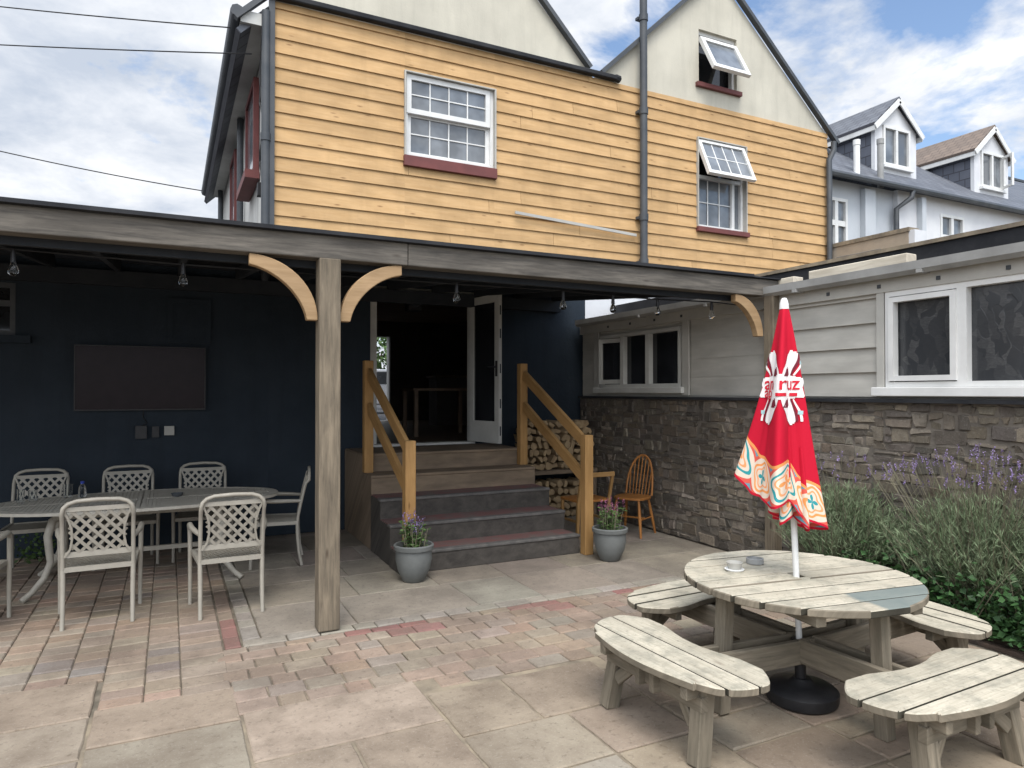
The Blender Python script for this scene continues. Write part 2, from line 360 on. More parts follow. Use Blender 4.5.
def leafquad(mb, p, d, l, w, curl=0):
    d = Vector(d).normalized(); side = d.cross(Vector((random.uniform(-1, 1), random.uniform(-1, 1), random.uniform(.2, 1)))).normalized()
    p = Vector(p); m = p + d*l*.5 + Vector((0, 0, curl)); e = p + d*l
    mb.quad([p, m+side*w/2, e, m-side*w/2])
# ================================================================== GROUND
def struct(mb, name, mat, **k): return tag(mb.build(name, mat, **k), kind='structure')
g = MB(); g.quad([(-80, -60, -.014), (120, -60, -.014), (120, 8.7, -.014), (-80, 8.7, -.014)]); struct(g, 'ground', m_joint_dark, recalc=False)
g = MB(); g.quad([(-80, 8.7, -.03), (120, 8.7, -.03), (120, 16.6, -.03), (-80, 16.6, -.03)]); struct(g, 'side_ground', m_asphalt, recalc=False)
g = MB(); g.bx(-80, 120, 16.72, 140, -.03, .98); struct(g, 'street', m_asphalt)
g = MB(); g.quad([(-9, -3, -.010), (4.85, -3, -.010), (4.85, 4.25, -.010), (-9, 4.25, -.010)])
struct(g, 'flag_jointing', m_joint_pale, recalc=False)
def jit(c, a=.1):
    k = 1+random.uniform(-a, a); return tuple(max(0, x*k*(1+random.uniform(-.03, .03))) for x in c)
BLK = [(.30, .226, .168), (.31, .243, .18), (.282, .222, .168), (.292, .243, .186), (.268, .226, .182), (.305, .222, .165), (.292, .235, .178)]
FLG = [(.32, .262, .195), (.285, .24, .185), (.325, .262, .192), (.262, .232, .192), (.30, .24, .18), (.325, .27, .205), (.275, .225, .172)]
SLB = [(.275, .242, .195), (.255, .222, .18), (.24, .208, .166), (.275, .245, .20)]
def paver(mb, x0, x1, y0, y1, z, col, gap=.004, tilt=.003, cor=.002, gx=None):
    mb.c = col
    t = [z+random.uniform(-tilt, tilt) for _ in range(4)]; j = lambda: random.uniform(-cor, cor)*.6
    gx = gap if gx is None else gx
    K = [(x0+gx+j(), y0+gap+j()), (x1-gx+j(), y0+gap+j()), (x1-gx+j(), y1-gap+j()), (x0+gx+j(), y1-gap+j())]
    ns = 1 if x1-x0 < .3 else 5; P = []; tt = []
    for q in range(4):
        for r_ in range(ns):
            f_ = r_/ns; rg = .0035 if r_ else 0
            P.append((K[q][0]*(1-f_)+K[(q+1) % 4][0]*f_+random.uniform(-rg, rg), K[q][1]*(1-f_)+K[(q+1) % 4][1]*f_+random.uniform(-rg, rg))); tt.append(t[q]*(1-f_)+t[(q+1) % 4]*f_)
    t = tt; m_ = len(P)
    c = min(.007, (x1-x0)*.1, (y1-y0)*.1); cx, cy = (x0+x1)/2, (y0+y1)/2
    ins = [(cx+(p[0]-cx)*(1-2*c/(x1-x0)), cy+(p[1]-cy)*(1-2*c/(y1-y0))) for p in P]
    V = [(p[0], p[1], z-.05) for p in P] + [(p[0], p[1], h-.007) for p, h in zip(P, t)] + [(p[0], p[1], h) for p, h in zip(ins, t)]
    mb.add(V, [tuple(range(2*m_, 3*m_))] + [(m_+i, m_+(i+1) % m_, 2*m_+(i+1) % m_, 2*m_+i) for i in range(m_)] + [(i, (i+1) % m_, m_+(i+1) % m_, m_+i) for i in range(m_)])
# clay blocks: strip in front of the slabs, and the whole left bay
bk = MB()
def edge(x):      # where the big flags stop
    return 4.78 if x < -.35 else (4.32 if x < .35 else (3.93 if x < 1.3 else (3.72 if x < 2.4 else 3.58)))
y = 3.45; row = 0
while y < 4.93:
    h = random.choice([.145, .155, .165]); x = .35 + random.uniform(-.1, 0)
    if y+h > 4.93: h = 4.93-y
    if h < .05: break
    while x < 4.8:
        wd = random.choice([.15, .19, .21, .22, .24])
        if y >= edge(x+wd/2)-.03:
            c = jit(random.choice(BLK), .10)
            if y > 4.7 and 1.1 < x < 3.4 and random.random() < .5: c = jit((.25, .12, .105), .12)
            elif y > 4.55 and random.random() < .12: c = jit((.26, .14, .12), .12)
            paver(bk, x, x+wd, y, y+h, 0, c)
        x += wd
    y += h; row += 1
x = -6.0
while x < .33:
    wd = random.choice([.19, .2, .21, .22])
    if x+wd > .33-.1: wd = .33-x
    y = edge(x+wd/2)-random.uniform(0, .06)
    while y < 8.58 and wd > .06:
        h = random.choice([.12, .13, .14, .19])
        c = jit(random.choice(BLK), .10)
        if y < 5.1 and random.random() < .2: c = jit((.21, .185, .165), .1)
        paver(bk, x, x+wd, y, min(y+h, 8.59), 0, c, gap=.005, gx=.0025, tilt=.004)
        y += h
    x += wd
y = 4.95
while y < 7.5:
    h = random.choice([.2, .21, .22]); paver(bk, .335, .445, y, y+h, 0, jit((.23, .115, .10) if y < 5.4 else random.choice(BLK), .15)); y += h
struct(bk, 'block_paving', m_block)
# pale edging stones and slabs of the covered floor
sl = MB()
x = .45
while x < 5.3:
    wd = random.uniform(.16, .3); paver(sl, x, min(x+wd, 5.32), 4.935, 5.06, .004, jit((.295, .265, .22), .12)); x += wd
y = 5.07
while y < 7.6:
    h = random.uniform(.16, .3); paver(sl, .455, .575, y, y+h, .004, jit((.295, .265, .22), .12)); y += h
y = 5.065
while y < 8.55:
    h = min(random.uniform(.55, .8), 8.58-y); x = .58
    while x < 5.32:
        wd = min(random.uniform(.5, 1.0), 5.33-x)
        if wd > .12: paver(sl, x, x+wd, y, y+h, 0, jit(random.choice(SLB), .06), gap=.002, tilt=.0015)
        x += wd
    y += h
struct(sl, 'slab_paving', m_slab)
# large sandstone flags
fl = MB()
strips = [(-9, -.36, 4.78), (-.36, .35, 4.32), (.35, 1.3, 3.93), (1.3, 2.4, 3.72), (2.4, 3.55, 3.58), (3.55, 4.85, 3.58)]
for a, b, top in strips:
    y = top
    while y > -2.5:
        h = random.choice([.38, .46, .55, .62]); x = a
        while x < b-.05:
            wd = random.choice([.46, .6, .75, .9, .55]); 
            if b-(x+wd) < .35: wd = b-x
            if random.random() < .25 and wd > .5:
                paver(fl, x, x+wd, y-h*.45, y, 0, jit(random.choice(FLG), .13), gap=.009, tilt=.003)
                paver(fl, x, x+wd, y-h, y-h*.45, 0, jit(random.choice(FLG), .13), gap=.009, tilt=.003)
            else: paver(fl, x, x+wd, y-h, y, 0, jit(random.choice(FLG), .13), gap=.009, tilt=.003)
            x += wd
        y -= h
struct(fl, 'flag_paving', m_flag)
g = MB(); g.bx(4.97, 5.36, -2.5, 4.75, -.02, .045); struct(g, 'planting_bed', m_soil)

# ================================================================== THE HOUSE
YF = 8.6
house = thing('house', 'two gabled public house with golden boarded upper storey above a navy ground floor', 'building', (5.8, YF, 0))
WIN = [(2.71, 3.99, 4.62, 5.86), (7.58, 8.62, 4.28, 5.80)]
wl = MB(); wl.wall(1.05, 5.47, 0, 3.44, [(2.27, 3.72, 1.0, 3.05)], YF, YF+.25, FX); wl.build('ground_wall', m_navy, house)
wl = MB(); wl.wall(5.47, 10.6, 0, 3.44, [], YF, YF+.25, FX); wl.build('pale_ground_wall', m_white_ren, house)
wl = MB(); wl.wall(1.05, 10.6, 3.44, 6.36, WIN, YF+.0, YF+.25, FX); wl.build('upper_wall', m_render, house)
# gable walls
def gable(x0, x1, xr, zr, z0, hole=None):
    mb = MB(); s0 = (zr-z0)/(xr-x0); s1 = (zr-z0)/(x1-xr)
    top = lambda x: z0+(x-x0)*s0 if x <= xr else z0+(x1-x)*s1
    bp = sorted({x0, xr, x1, *(hole[:2] if hole else ())})
    for a, b in zip(bp, bp[1:]):
        segs = [(z0, z0, top(a), top(b))]
        if hole and hole[0]-1e-6 <= a and b <= hole[1]+1e-6: segs = [(z0, z0, hole[2], hole[2]), (hole[3], hole[3], top(a), top(b))]
        for za, zb, ta, tb in segs: mb.quad([(a, YF, za), (b, YF, zb), (b, YF, tb), (a, YF, ta)])
    if hole:
        a, b, c, d = hole
        for P in ([(a, c), (b, c)], [(b, c), (b, d)], [(b, d), (a, d)], [(a, d), (a, c)]):
            mb.quad([(P[0][0], YF, P[0][1]), (P[1][0], YF, P[1][1]), (P[1][0], YF+.16, P[1][1]), (P[0][0], YF+.16, P[0][1])])
    return mb
AW = (7.64, 8.46, 6.70, 7.58)
gable(1.05, 5.62, 3.33, 8.62, 6.36).build('gable_wall', m_render, house, recalc=False)
gable(5.62, 10.6, 8.05, 8.56, 6.36, AW).build('gable_wall', m_render, house, recalc=False)
wl = MB(); wl.quad([(1.05, YF, 0), (1.05, 16.7, 0), (1.05, 16.7, 6.36), (1.05, YF, 6.36)])
wl.build('side_wall', m_sidewall, house, recalc=False)
wl = MB(); wl.quad([(10.6, YF, 0), (10.6, 16.7, 0), (10.6, 16.7, 6.36), (10.6, YF, 6.36)])
wl.wall(1.05, 10.6, 0, 6.36, [(4.36, 4.82, 1.0, 3.05)], 16.5, 16.7, FX)
wl.build('rear_wall', m_sidewall, house, recalc=False)
# roofs
def roof(x0, x1, xr, zr, z0):
    mb = MB()
    for xe in (x0, x1):
        d = Vector((xr-xe, 0, zr-z0)); l = d.length; n = Vector((-d.z, 0, d.x)).normalized()
        if n.z < 0: n = -n
        a = Vector((xe, YF+.01, z0)); b = Vector((xr, YF+.01, zr)); dy = Vector((0, 8.2, 0)); th = n*.07
        P = [a, b, b+dy, a+dy, a+th, b+th, b+dy+th, a+dy+th]
        UV = [(0, 0), (0, l), (8.2, l), (8.2, 0)]*2
        mb.add(P, [(0, 1, 2, 3), (4, 5, 6, 7), (0, 1, 5, 4), (1, 2, 6, 5), (2, 3, 7, 6), (3, 0, 4, 7)], UV)
    return mb
for a in ((.72, 5.45, 3.33, 8.40, 5.90), (5.75, 10.70, 8.05, 8.30, 6.0)):
    roof(*a).build('roof', m_slate, house)
vb = MB()
for x0, x1, xr, zr, z0, z9 in ((.66, 5.53, 3.33, 8.64, 6.0, 6.43), (5.72, 10.84, 8.05, 8.58, 6.40, 6.16)):
    for xe, z0 in ((x0, z0), (x1, z9)): vb.bar((xe, YF-.05, z0+.045), (xr, YF-.05, zr+.045), .06, .09, up=(0, 1, 0))
vb.build('verge_trim', m_darkplastic, house)
# left eaves: soffit, gutter and downpipes of the side wall
ev = MB(); ev.bx(.72, 1.04, YF-.04, 16.6, 6.02, 6.16); ev.build('soffit', m_upvc_grey, house)
gt = MB(); gt.tube([(.68, YF-.08, 6.12), (.68, 16.7, 6.12)], .075, 8); gt.build('gutter', m_darkplastic, house, smooth=50)
gt = MB(); gt.bx(.92, 5.98, YF-.12, YF-.02, 6.365, 6.435); gt.tube([(5.95, YF-.07, 6.41), (6.05, YF-.07, 6.395)], .055, 8); gt.build('parapet_gutter', m_blackfelt, house, bevel=.012)
dp = MB(); dp.tube([(1.0, YF-.05, 6.2), (1.0, YF-.05, 2.9)], .05, 10)
dp.tube([(1.0, YF-.05, 4.75), (1.0, YF-.05, 4.66)], .06, 10); dp.build('downpipe', m_darkplastic, house, smooth=50)
dp = MB(); dp.tube([(.96, 16.0, 6.05), (.96, 16.0, 2.8)], .05, 8); dp.tube([(.98, 11.6, 6.0), (.98, 11.6, 2.8)], .05, 8); dp.build('downpipe', m_darkplastic, house, smooth=50)
tm = MB(); tm.bx(1.035, 1.10, YF-.065, YF-.001, 3.44, 6.36); tm.build('corner_trim', m_darkplastic, house)
for y0, y1, z0, z1 in ((9.6, 10.7, 4.6, 5.85), (12.6, 13.6, 4.6, 5.85)):
    f = MB(); f.wall(y0, y1, z0, z1, [(y0+.07, y1-.07, z0+.07, z1-.07)], .97, 1.04, FY); fo = f.build('window', m_brownsill, house)
    p = MB(); p.bx(1.0, 1.02, y0+.06, y1-.06, z0+.06, z1-.06); p.build('pane', m_glass, fo)
    s_ = MB(); s_.bx(.86, 1.04, y0-.08, y1+.08, z0-.11, z0-.002); s_.build('sill', m_brownsill, fo)
cb_ = MB()
for dx, dz in ((0, 0), (.02, .3)):
    cb_.tube([(.98, 8.75, 6.0-dz), (.96, 8.8, 5.5-dz), (.99, 8.72, 5.0), (.97, 8.85, 4.5), (1.0, 8.7, 4.1), (.98, 8.8, 3.3)], .012, 5)
cb_.bx(.93, 1.04, 8.68, 8.8, 4.05, 4.2); cb_.build('wall_cable', m_cable, house)
# weatherboarding
cl = MB(); pitch = .177; z = 3.45; NB = int((6.36-3.45)/pitch)
def board(a, b, za, zb, zbot):
    if b-a < .01 or zb-za < .005: return
    def yo(zv): return YF - .028 + .020*(zv-zbot)/pitch
    ro, rv = random.random()*20, random.random()*20
    P = [(a, yo(za), za), (b, yo(za), za), (b, yo(zb), zb), (a, yo(zb), zb)] + [(a, YF-.001, za), (b, YF-.001, za), (b, YF-.001, zb), (a, YF-.001, zb)]
    UV = [(ro+a, rv), (ro+b, rv), (ro+b, rv+zb-za), (ro+a, rv+zb-za)]*2
    cl.add(P, [(0, 1, 2, 3), (0, 1, 5, 4), (0, 3, 7, 4), (1, 2, 6, 5), (3, 2, 6, 7)], UV)
for i in range(NB+1):
    zb_ = z+i*pitch; zt = min(zb_+pitch, 6.36)
    if zt-zb_ < .02: continue
    cuts = [1.1]; x = 1.1+random.uniform(1.5, 5.5)
    while x < 10.2: cuts.append(x); x += random.uniform(3.6, 5.4)
    cuts.append(10.62)
    for a, b in zip(cuts, cuts[1:]):
        b -= .005; xs = sorted({a, b, *[v for h in WIN for v in h[:2] if a < v < b]})
        for p, q in zip(xs, xs[1:]):
            h = next((h for h in WIN if h[0]-1e-6 <= p and q <= h[1]+1e-6), None)
            if not h: board(p, q, zb_, zt, zb_); continue
            board(p, q, zb_, min(zt, h[2]), zb_); board(p, q, max(zb_, h[3]), zt, zb_)
cl.build('weatherboarding', m_clad, house)
# windows of the facade
def frame(mb, a0, a1, z0, z1, n0, n1, w_, fn): mb.wall(a0, a1, z0, z1, [(a0+w_, a1-w_, z0+w_, z1-w_)], n0, n1, fn)
def bars(mb, a0, a1, z0, z1, nx, nz, n, fn, t=.018):
    for i in range(1, nx):
        a = a0+(a1-a0)*i/nx; p, q = fn(a-t/2, n, z0), fn(a+t/2, n+.012, z1); mb.bx(p[0], q[0], p[1], q[1], z0, z1)
    for i in range(1, nz):
        c = z0+(z1-z0)*i/nz; p, q = fn(a0, n+.001, c-t/2), fn(a1, n+.011, c+t/2); mb.bx(p[0], q[0], p[1], q[1], c-t/2, c+t/2)
# sliding sash window
x0, x1, z0, z1 = WIN[0]; sz = z0+.14
f = MB(); frame(f, x0, x1, sz, z1, YF+.01, YF+.11, .05, FX); fo = f.build('window', m_upvc, house, bevel=.004)
zm = sz+(z1-sz)*.52
u = MB(); frame(u, x0+.03, x1-.06, zm, z1-.02, YF-.005, YF+.05, .065, FX); bars(u, x0+.09, x1-.12, zm+.06, z1-.08, 4, 2, YF+.012, FX); u.build('sash', m_upvc, fo, bevel=.003)
l = MB(); frame(l, x0+.05, x1-.05, sz+.03, zm+.03, YF+.055, YF+.09, .055, FX); bars(l, x0+.1, x1-.1, sz+.08, zm, 4, 2, YF+.06, FX); l.build('sash', m_upvc, fo, bevel=.003)
p = MB(); p.bx(x0+.08, x1-.1, YF+.026, YF+.034, zm+.05, z1-.07); p.build('pane', m_glass, fo)
p = MB(); p.bx(x0+.09, x1-.09, YF+.074, YF+.08, sz+.07, zm+.01); p.build('pane', m_glass, fo)
s_ = MB(); s_.bx(x0-.02, x1+.02, YF-.075, YF+.06, z0, sz-.002); s_.build('sill', m_brownsill, fo, bevel=.004)
rv = MB(); rv.bx(x1-.008, x1+.012, YF-.06, YF+.01, sz+.001, z1); rv.bx(x0-.012, x0+.008, YF-.06, YF+.01, sz+.001, z1); rv.bx(x0+.01, x1-.01, YF-.05, YF+.012, z1-.012, z1+.004); rv.build('reveal_lining', m_grey_board, fo)
# tilted lower window and attic window: open vents hinged at the top, propped outward
def open_vent(parent, x0, x1, zt, h, ang, w_, nx, nz):
    M = Matrix.Rotation(R(-ang), 3, 'X'); piv = Vector((0, YF+.0, zt))
    def fn(a, n, zz_): return tuple(piv + M @ Vector((a, n, zz_)))
    m1 = MB(); m1.wall(x0, x1, -h, 0, [(x0+w_, x1-w_, -h+w_, -w_)], -.03, .03, fn)
    for i in range(1, nx):
        a = x0+w_+(x1-x0-2*w_)*i/nx; m1.prism([(a-.009, -h+w_), (a+.009, -h+w_), (a+.009, -w_), (a-.009, -w_)], -.012, .012, lambda A, B, H: fn(A, H, B))
    for i in range(1, nz):
        c = -h+w_+(h-2*w_)*i/nz; m1.prism([(x0+w_, c-.009), (x1-w_, c-.009), (x1-w_, c+.009), (x0+w_, c+.009)], -.011, .011, lambda A, B, H: fn(A, H, B))
    m1.build('sash', m_upvc, parent, bevel=.003)
    p1 = MB(); p1.prism([(x0+w_*.9, -h+w_*.9), (x1-w_*.9, -h+w_*.9), (x1-w_*.9, -w_*.9), (x0+w_*.9, -w_*.9)], -.004, .004, lambda A, B, H: fn(A, H, B)); p1.build('pane', m_glass, parent)
x0, x1, z0, z1 = WIN[1]; sz = z0+.08
f = MB(); frame(f, x0, x1, sz, z1, YF+.03, YF+.11, .055, FX); zm = sz+(z1-sz)*.58; f.bx(x0+.05, x1-.05, YF+.035, YF+.105, zm-.03, zm+.03)
bars(f, x0+.06, x1-.24, sz+.06, zm-.03, 3, 2, YF+.07, FX); f.bx(x1-.24, x1-.18, YF+.04, YF+.1, sz+.05, zm-.02); fo = f.build('window', m_upvc, house, bevel=.003)
p = MB(); p.bx(x0+.05, x1-.05, YF+.086, YF+.092, sz+.05, zm-.02); p.build('pane', m_glass, fo)
p = MB(); p.bx(x0+.04, x1-.04, YF+.24, YF+.25, zm, z1); p.build('dark_room_panel', m_glass_blk, fo)  # near-black sheet put in for the unlit room behind the vent
s_ = MB(); s_.bx(x0-.02, x1+.05, YF-.08, YF+.06, z0, sz-.002); s_.build('sill', m_brownsill, fo, bevel=.004)
rv = MB(); rv.bx(x1-.008, x1+.012, YF-.06, YF+.03, sz, z1); rv.bx(x0-.012, x0+.008, YF-.06, YF+.03, sz, z1); rv.bx(x0+.01, x1-.01, YF-.05, YF+.03, z1-.012, z1+.004); rv.build('reveal_lining', m_grey_board, fo)
open_vent(fo, x0+.01, x1-.03, z1-.03, .68, 24, .06, 4, 2)
x0, x1, z0, z1 = AW
f = MB(); frame(f, x0, x1, z0, z1, YF+.06, YF+.14, .055, FX); fo = f.build('window', m_upvc, house, bevel=.003)
p = MB(); p.bx(x0+.04, x1-.04, YF+.2, YF+.21, z0+.03, z1-.03); p.build('dark_room_panel', m_glass_blk, fo)  # unlit attic interior stood in for by a near-black sheet
s_ = MB(); s_.bx(x0-.07, x1+.07, YF-.06, YF+.05, z0-.075, z0-.002); s_.build('sill', m_brownsill, fo, bevel=.004)
open_vent(fo, x0+.01, x1-.03, z1-.14, .70, 28, .075, 1, 1)
# soil pipe, waste pipe and loose batten on the facade
dp = MB(); dp.tube([(6.44, YF-.13, 3.36), (6.44, YF-.13, 8.9)], .058, 12)
for zc in (5.92, 4.3, 3.62, 7.35): dp.tube([(6.44, YF-.13, zc), (6.44, YF-.13, zc+.1)], .07, 12); dp.bx(6.36, 6.52, YF-.1, YF-.03, zc+.03, zc+.07)
dp.build('soil_pipe', m_darkplastic, house, smooth=50)
dp = MB(); dp.tube([(7.2, YF-.14, 3.34), (8.9, YF-.14, 3.40)], .05, 10); dp.build('waste_pipe', m_fascia, house, smooth=50)
dp = MB(); dp.tube([(10.68, YF-.1, 6.2), (10.68, YF-.1, 6.05), (10.56, YF-.1, 5.85), (10.56, YF-.1, 3.2)], .05, 10); dp.build('downpipe', m_darkplastic, house, smooth=50)
bt = MB(); bt.bar((4.28, YF-.075, 4.19), (6.34, YF-.075, 4.08), .02, .04); bt.build('loose_batten', m_fascia, house)
# painted hatch and wall fittings on the navy wall
vt = MB(); vt.wall(-.02, .42, 2.25, 2.75, [(.03, .37, 2.30, 2.70)], YF-.03, YF-.001, FX); vt.bx(.02, .38, YF-.018, YF-.0015, 2.29, 2.71)
# door frame and leaves
df = MB(); df.wall(2.27, 3.72, 1.0, 3.05, [(2.33, 3.66, 1.0, 2.97)], YF+.02, YF+.16, FX); df.bx(2.33, 3.66, YF+.02, YF+.2, .985, 1.03); dfo = df.build('door_frame', m_upvc_grey, house, bevel=.004)
def leaf(hx, ang, w_):
    M = Matrix.Rotation(R(ang), 3, 'Z'); piv = Vector((hx, YF+.02, 0))
    fn = lambda a, n, zz_: tuple(piv + M @ Vector((a, n, 0)) + Vector((0, 0, zz_)))
    m1 = MB(); m1.wall(0, w_, 1.04, 2.96, [(.09, w_-.09, 1.32, 2.86)], -.025, .025, fn); o = m1.build('door', m_upvc_grey, house, bevel=.004)
    p1 = MB(); p1.prism([(.085, 1.31), (w_-.085, 1.31), (w_-.085, 2.87), (.085, 2.87)], -.006, .006, lambda A, B, H: fn(A, H, B)); p1.build('pane', m_glass_blk, o)
    h1 = MB(); h1.tube([fn(w_-.045, -.03, 2.02), fn(w_-.045, -.075, 2.02), fn(w_-.17, -.075, 2.02)], .011, 8); h1.prism([(w_-.065, 1.9), (w_-.025, 1.9), (w_-.025, 2.1), (w_-.065, 2.1)], -.034, -.026, lambda A, B, H: fn(A, H, B)); h1.build('handle', m_black, o)
    e = MB()
    for zc in (1.2, 1.55, 2.0, 2.45, 2.75): e.prism([(w_-.0005, zc-.06), (w_+.002, zc-.06), (w_+.002, zc+.06), (w_-.0005, zc+.06)], -.008, .012, lambda A, B, H: fn(A, H, B))
    e.build('lock_strip', m_darkplastic, o)
leaf(3.66, -79, .665); leaf(2.335, 97, .665)
# interior
it = MB(); it.quad([(1.06, YF+.26, 1.0), (10.5, YF+.26, 1.0), (10.5, 16.5, 1.0), (1.06, 16.5, 1.0)]); it.build('floor', m_floor, house, recalc=False)
it = MB(); it.quad([(1.06, YF+.26, 3.42), (10.5, YF+.26, 3.42), (10.5, 16.5, 3.42), (1.06, 16.5, 3.42)]); it.build('ceiling', m_ceil, house, recalc=False)
it = MB()
it.quad([(1.3, YF+.26, 1), (1.3, 16.49, 1), (1.3, 16.49, 3.42), (1.3, YF+.26, 3.42)]); it.quad([(8.5, YF+.26, 1), (8.5, 16.49, 1), (8.5, 16.49, 3.42), (8.5, YF+.26, 3.42)])
it.wall(1.3, 8.5, 1, 3.42, [(4.36, 4.82, 1.0, 3.05)], 16.40, 16.48, FX); it.build('inner_wall', m_inner, house, recalc=False)
# left outbuilding behind the covered bay
ob = thing('outbuilding', 'low navy painted outbuilding wall with a dark window at the far left', 'building', (-2.5, YF, 0))
WL = (-2.55, -1.42, 2.28, 2.82)
o1 = MB(); o1.wall(-6.5, 1.05, 0, 3.1, [WL], YF, YF+.25, FX); o1.bx(-6.5, -6.3, 8.86, 12, 0, 3.1); o1.bx(-6.3, 1.0, 11.8, 12, 0, 3.1); o1.build('wall', m_navy, ob)
o1 = MB(); o1.bx(-6.6, 1.04, YF+.001, 12.1, 3.102, 3.2); o1.build('roof', m_blackfelt, ob)
f = MB(); frame(f, WL[0], WL[1], WL[2], WL[3], YF+.02, YF+.1, .05, FX); f.bx(WL[0], WL[1], YF+.03, YF+.09, 2.58, 2.64); fo = f.build('window', m_darkplastic, ob)
p = MB(); p.bx(WL[0]+.02, WL[1]-.02, YF+.06, YF+.07, WL[2]+.02, WL[3]-.02); p.build('pane', m_glass_blk, fo)
s_ = MB(); s_.bx(WL[0]-.1, WL[1]+.14, YF-.07, YF+.02, WL[2]-.08, WL[2]-.002); s_.build('sill', m_navy, fo)
vt.build('blocked_hatch', m_navy, ob)
wd = MB()
wd.bx(-.33, -.22, YF-.06, YF-.001, 1.19, 1.33); wd.bx(-.17, -.10, YF-.04, YF-.001, 1.2, 1.32); wo_ = wd.build('socket_box', m_black, ob)
wd = MB(); wd.bx(-.05, .05, YF-.04, YF-.001, 1.22, 1.32); wd.build('socket_box', m_fascia, ob)

# ================================================================== RIGHT EXTENSION AND STONE WALL
ext = thing('extension', 'grey boarded single storey extension with flat roof standing on the rubble wall', 'building', (5.4, 3.5, 0))
XW = 5.40
W1 = (6.36, 8.04, 1.76, 2.47); W2 = (.6, 3.77, 1.74, 2.53)
e = MB(); e.wall(-2.5, 8.55, 1.64, 2.66, [W1, W2], XW, XW+.2, FY); e.build('wall', m_fascia, ext)
eb = MB(); p_ = .21; zs = 1.66
for i in range(5):
    zb_ = zs+i*p_; zt = min(zb_+p_, 2.60)
    cuts = [-2.5, .58, 3.80, 5.06, 6.30, 8.10, 8.54]
    for a, b in zip(cuts, cuts[1:]):
        hole = W2 if (a, b) == (.58, 3.80) else (W1 if (a, b) == (6.30, 8.10) else None)
        rng = [(zb_, zt)] if not hole else [(zb_, min(zt, hole[2]-.03)), (max(zb_, hole[3]+.03), zt)]
        for za, zc in rng:
            if zc-za < .02: continue
            xo = lambda v: XW - (.034 if a < 5 else .012) + (.026 if a < 5 else .003)*(v-zb_)/p_
            ro = random.random()*9; a_, b_ = a+.002, b-.002
            P = [(xo(za), a_, za), (xo(za), b_, za), (xo(zc), b_, zc), (xo(zc), a_, zc), (XW-.001, a_, za), (XW-.001, b_, za), (XW-.001, b_, zc), (XW-.001, a_, zc)]
            UV = [(ro+a_, 0), (ro+b_, 0), (ro+b_, zc-za), (ro+a_, zc-za)]*2
            eb.add(P, [(0, 1, 2, 3), (0, 1, 5, 4), (0, 3, 7, 4), (1, 2, 6, 5), (3, 2, 6, 7)], UV)
eb.build('cladding', m_grey_board, ext)
fa = MB(); fa.bx(XW-.06, XW-.002, -2.5, 8.54, 2.53, 2.665)
fa.bx(XW-.055, XW-.036, 3.78, 3.85, 1.66, 2.53); fa.bx(XW-.055, XW-.036, 6.2, 6.32, 1.66, 2.53); fa.bx(XW-.055, XW-.036, 8.06, 8.18, 1.66, 2.53)
fa.build('fascia', m_fascia, ext, bevel=.003)
gu = MB(); prof = [(XW-.17, 2.73), (XW-.165, 2.665), (XW-.13, 2.635), (XW-.085, 2.64), (XW-.064, 2.67), (XW-.064, 2.735), (XW-.075, 2.735), (XW-.078, 2.675), (XW-.095, 2.655), (XW-.13, 2.65), (XW-.152, 2.675), (XW-.157, 2.73)]
gu.prism(prof, -2.5, 8.5, lambda a, b, h: (a, h, b))
for yc in (1.0, 2.2, 3.4, 4.6, 5.8, 7.0): gu.bx(XW-.178, XW-.06, yc-.02, yc+.02, 2.632, 2.66)
gu.build('gutter', m_gutter, ext, smooth=40)
for k in range(16): cl_ = MB(); cl_.bx(XW-.068, XW-.058, .3+k*.5, .33+k*.5, 2.57, 2.60); cl_.build('fascia_clip', m_darkplastic, ext)
rf = MB(); rf.quad([(XW-.07, -2.5, 2.70), (XW+.55, -2.5, 2.86), (XW+.55, 8.55, 2.86), (XW-.07, 8.55, 2.70)]); rf.quad([(XW+.55, -2.5, 2.86), (XW+.55, 8.55, 2.86), (XW+.55, 8.55, 2.99), (XW+.55, -2.5, 2.99)])
rf.quad([(XW+.55, -2.5, 2.99), (10.6, -2.5, 3.02), (10.6, 8.55, 3.02), (XW+.55, 8.55, 2.99)]); rf.build('roof', m_blackfelt, ext, recalc=False)
rf = MB(); rf.bx(XW+.53, XW+.62, -2.5, 6.0, 2.995, 3.03); rf.build('roof_edging', m_joint_pale, ext)
e = MB(); e.bx(10.4, 10.6, -2.5, 8.55, 0, 2.98); e.bx(XW+.25, 10.4, -2.5, -2.3, 0, 2.8); e.build('rear_wall', m_fascia, ext)
# window with patterned glass
def side_window(W, n_split, mats, mf=None):
    mf = mf or m_upvc
    y0, y1, z0, z1 = W
    f = MB(); f.wall(y0, y1, z0, z1, [(a+.036, b-.036, z0+.042, z1-.042) for a, b in n_split], XW-.05, XW+.06, FY); fo = f.build('window', mf, ext, bevel=.005)
    for (a, b), mt in zip(n_split, mats):
        p = MB(); p.bx(XW+.015, XW+.025, a+.03, b-.03, z0+.03, z1-.03); p.build('pane', mt, fo)
    s_ = MB(); s_.bx(XW-.10, XW-.0, y0-.08, y1+.1, z0-.075, z0-.002); s_.build('sill', mf, fo, bevel=.005)
    return fo
fo = side_window(W2, [(.6, 1.5), (1.5, 3.15), (3.15, 3.77)], [m_leafglass, m_leafglass, m_leafglass])
for a, b in ((3.185, 3.735),):
    f = MB(); f.wall(a, b, W2[2]+.05, W2[3]-.05, [(a+.045, b-.045, W2[2]+.092, W2[3]-.092)], XW-.065, XW+.0, FY); f.build('sash', m_upvc, fo, bevel=.006)
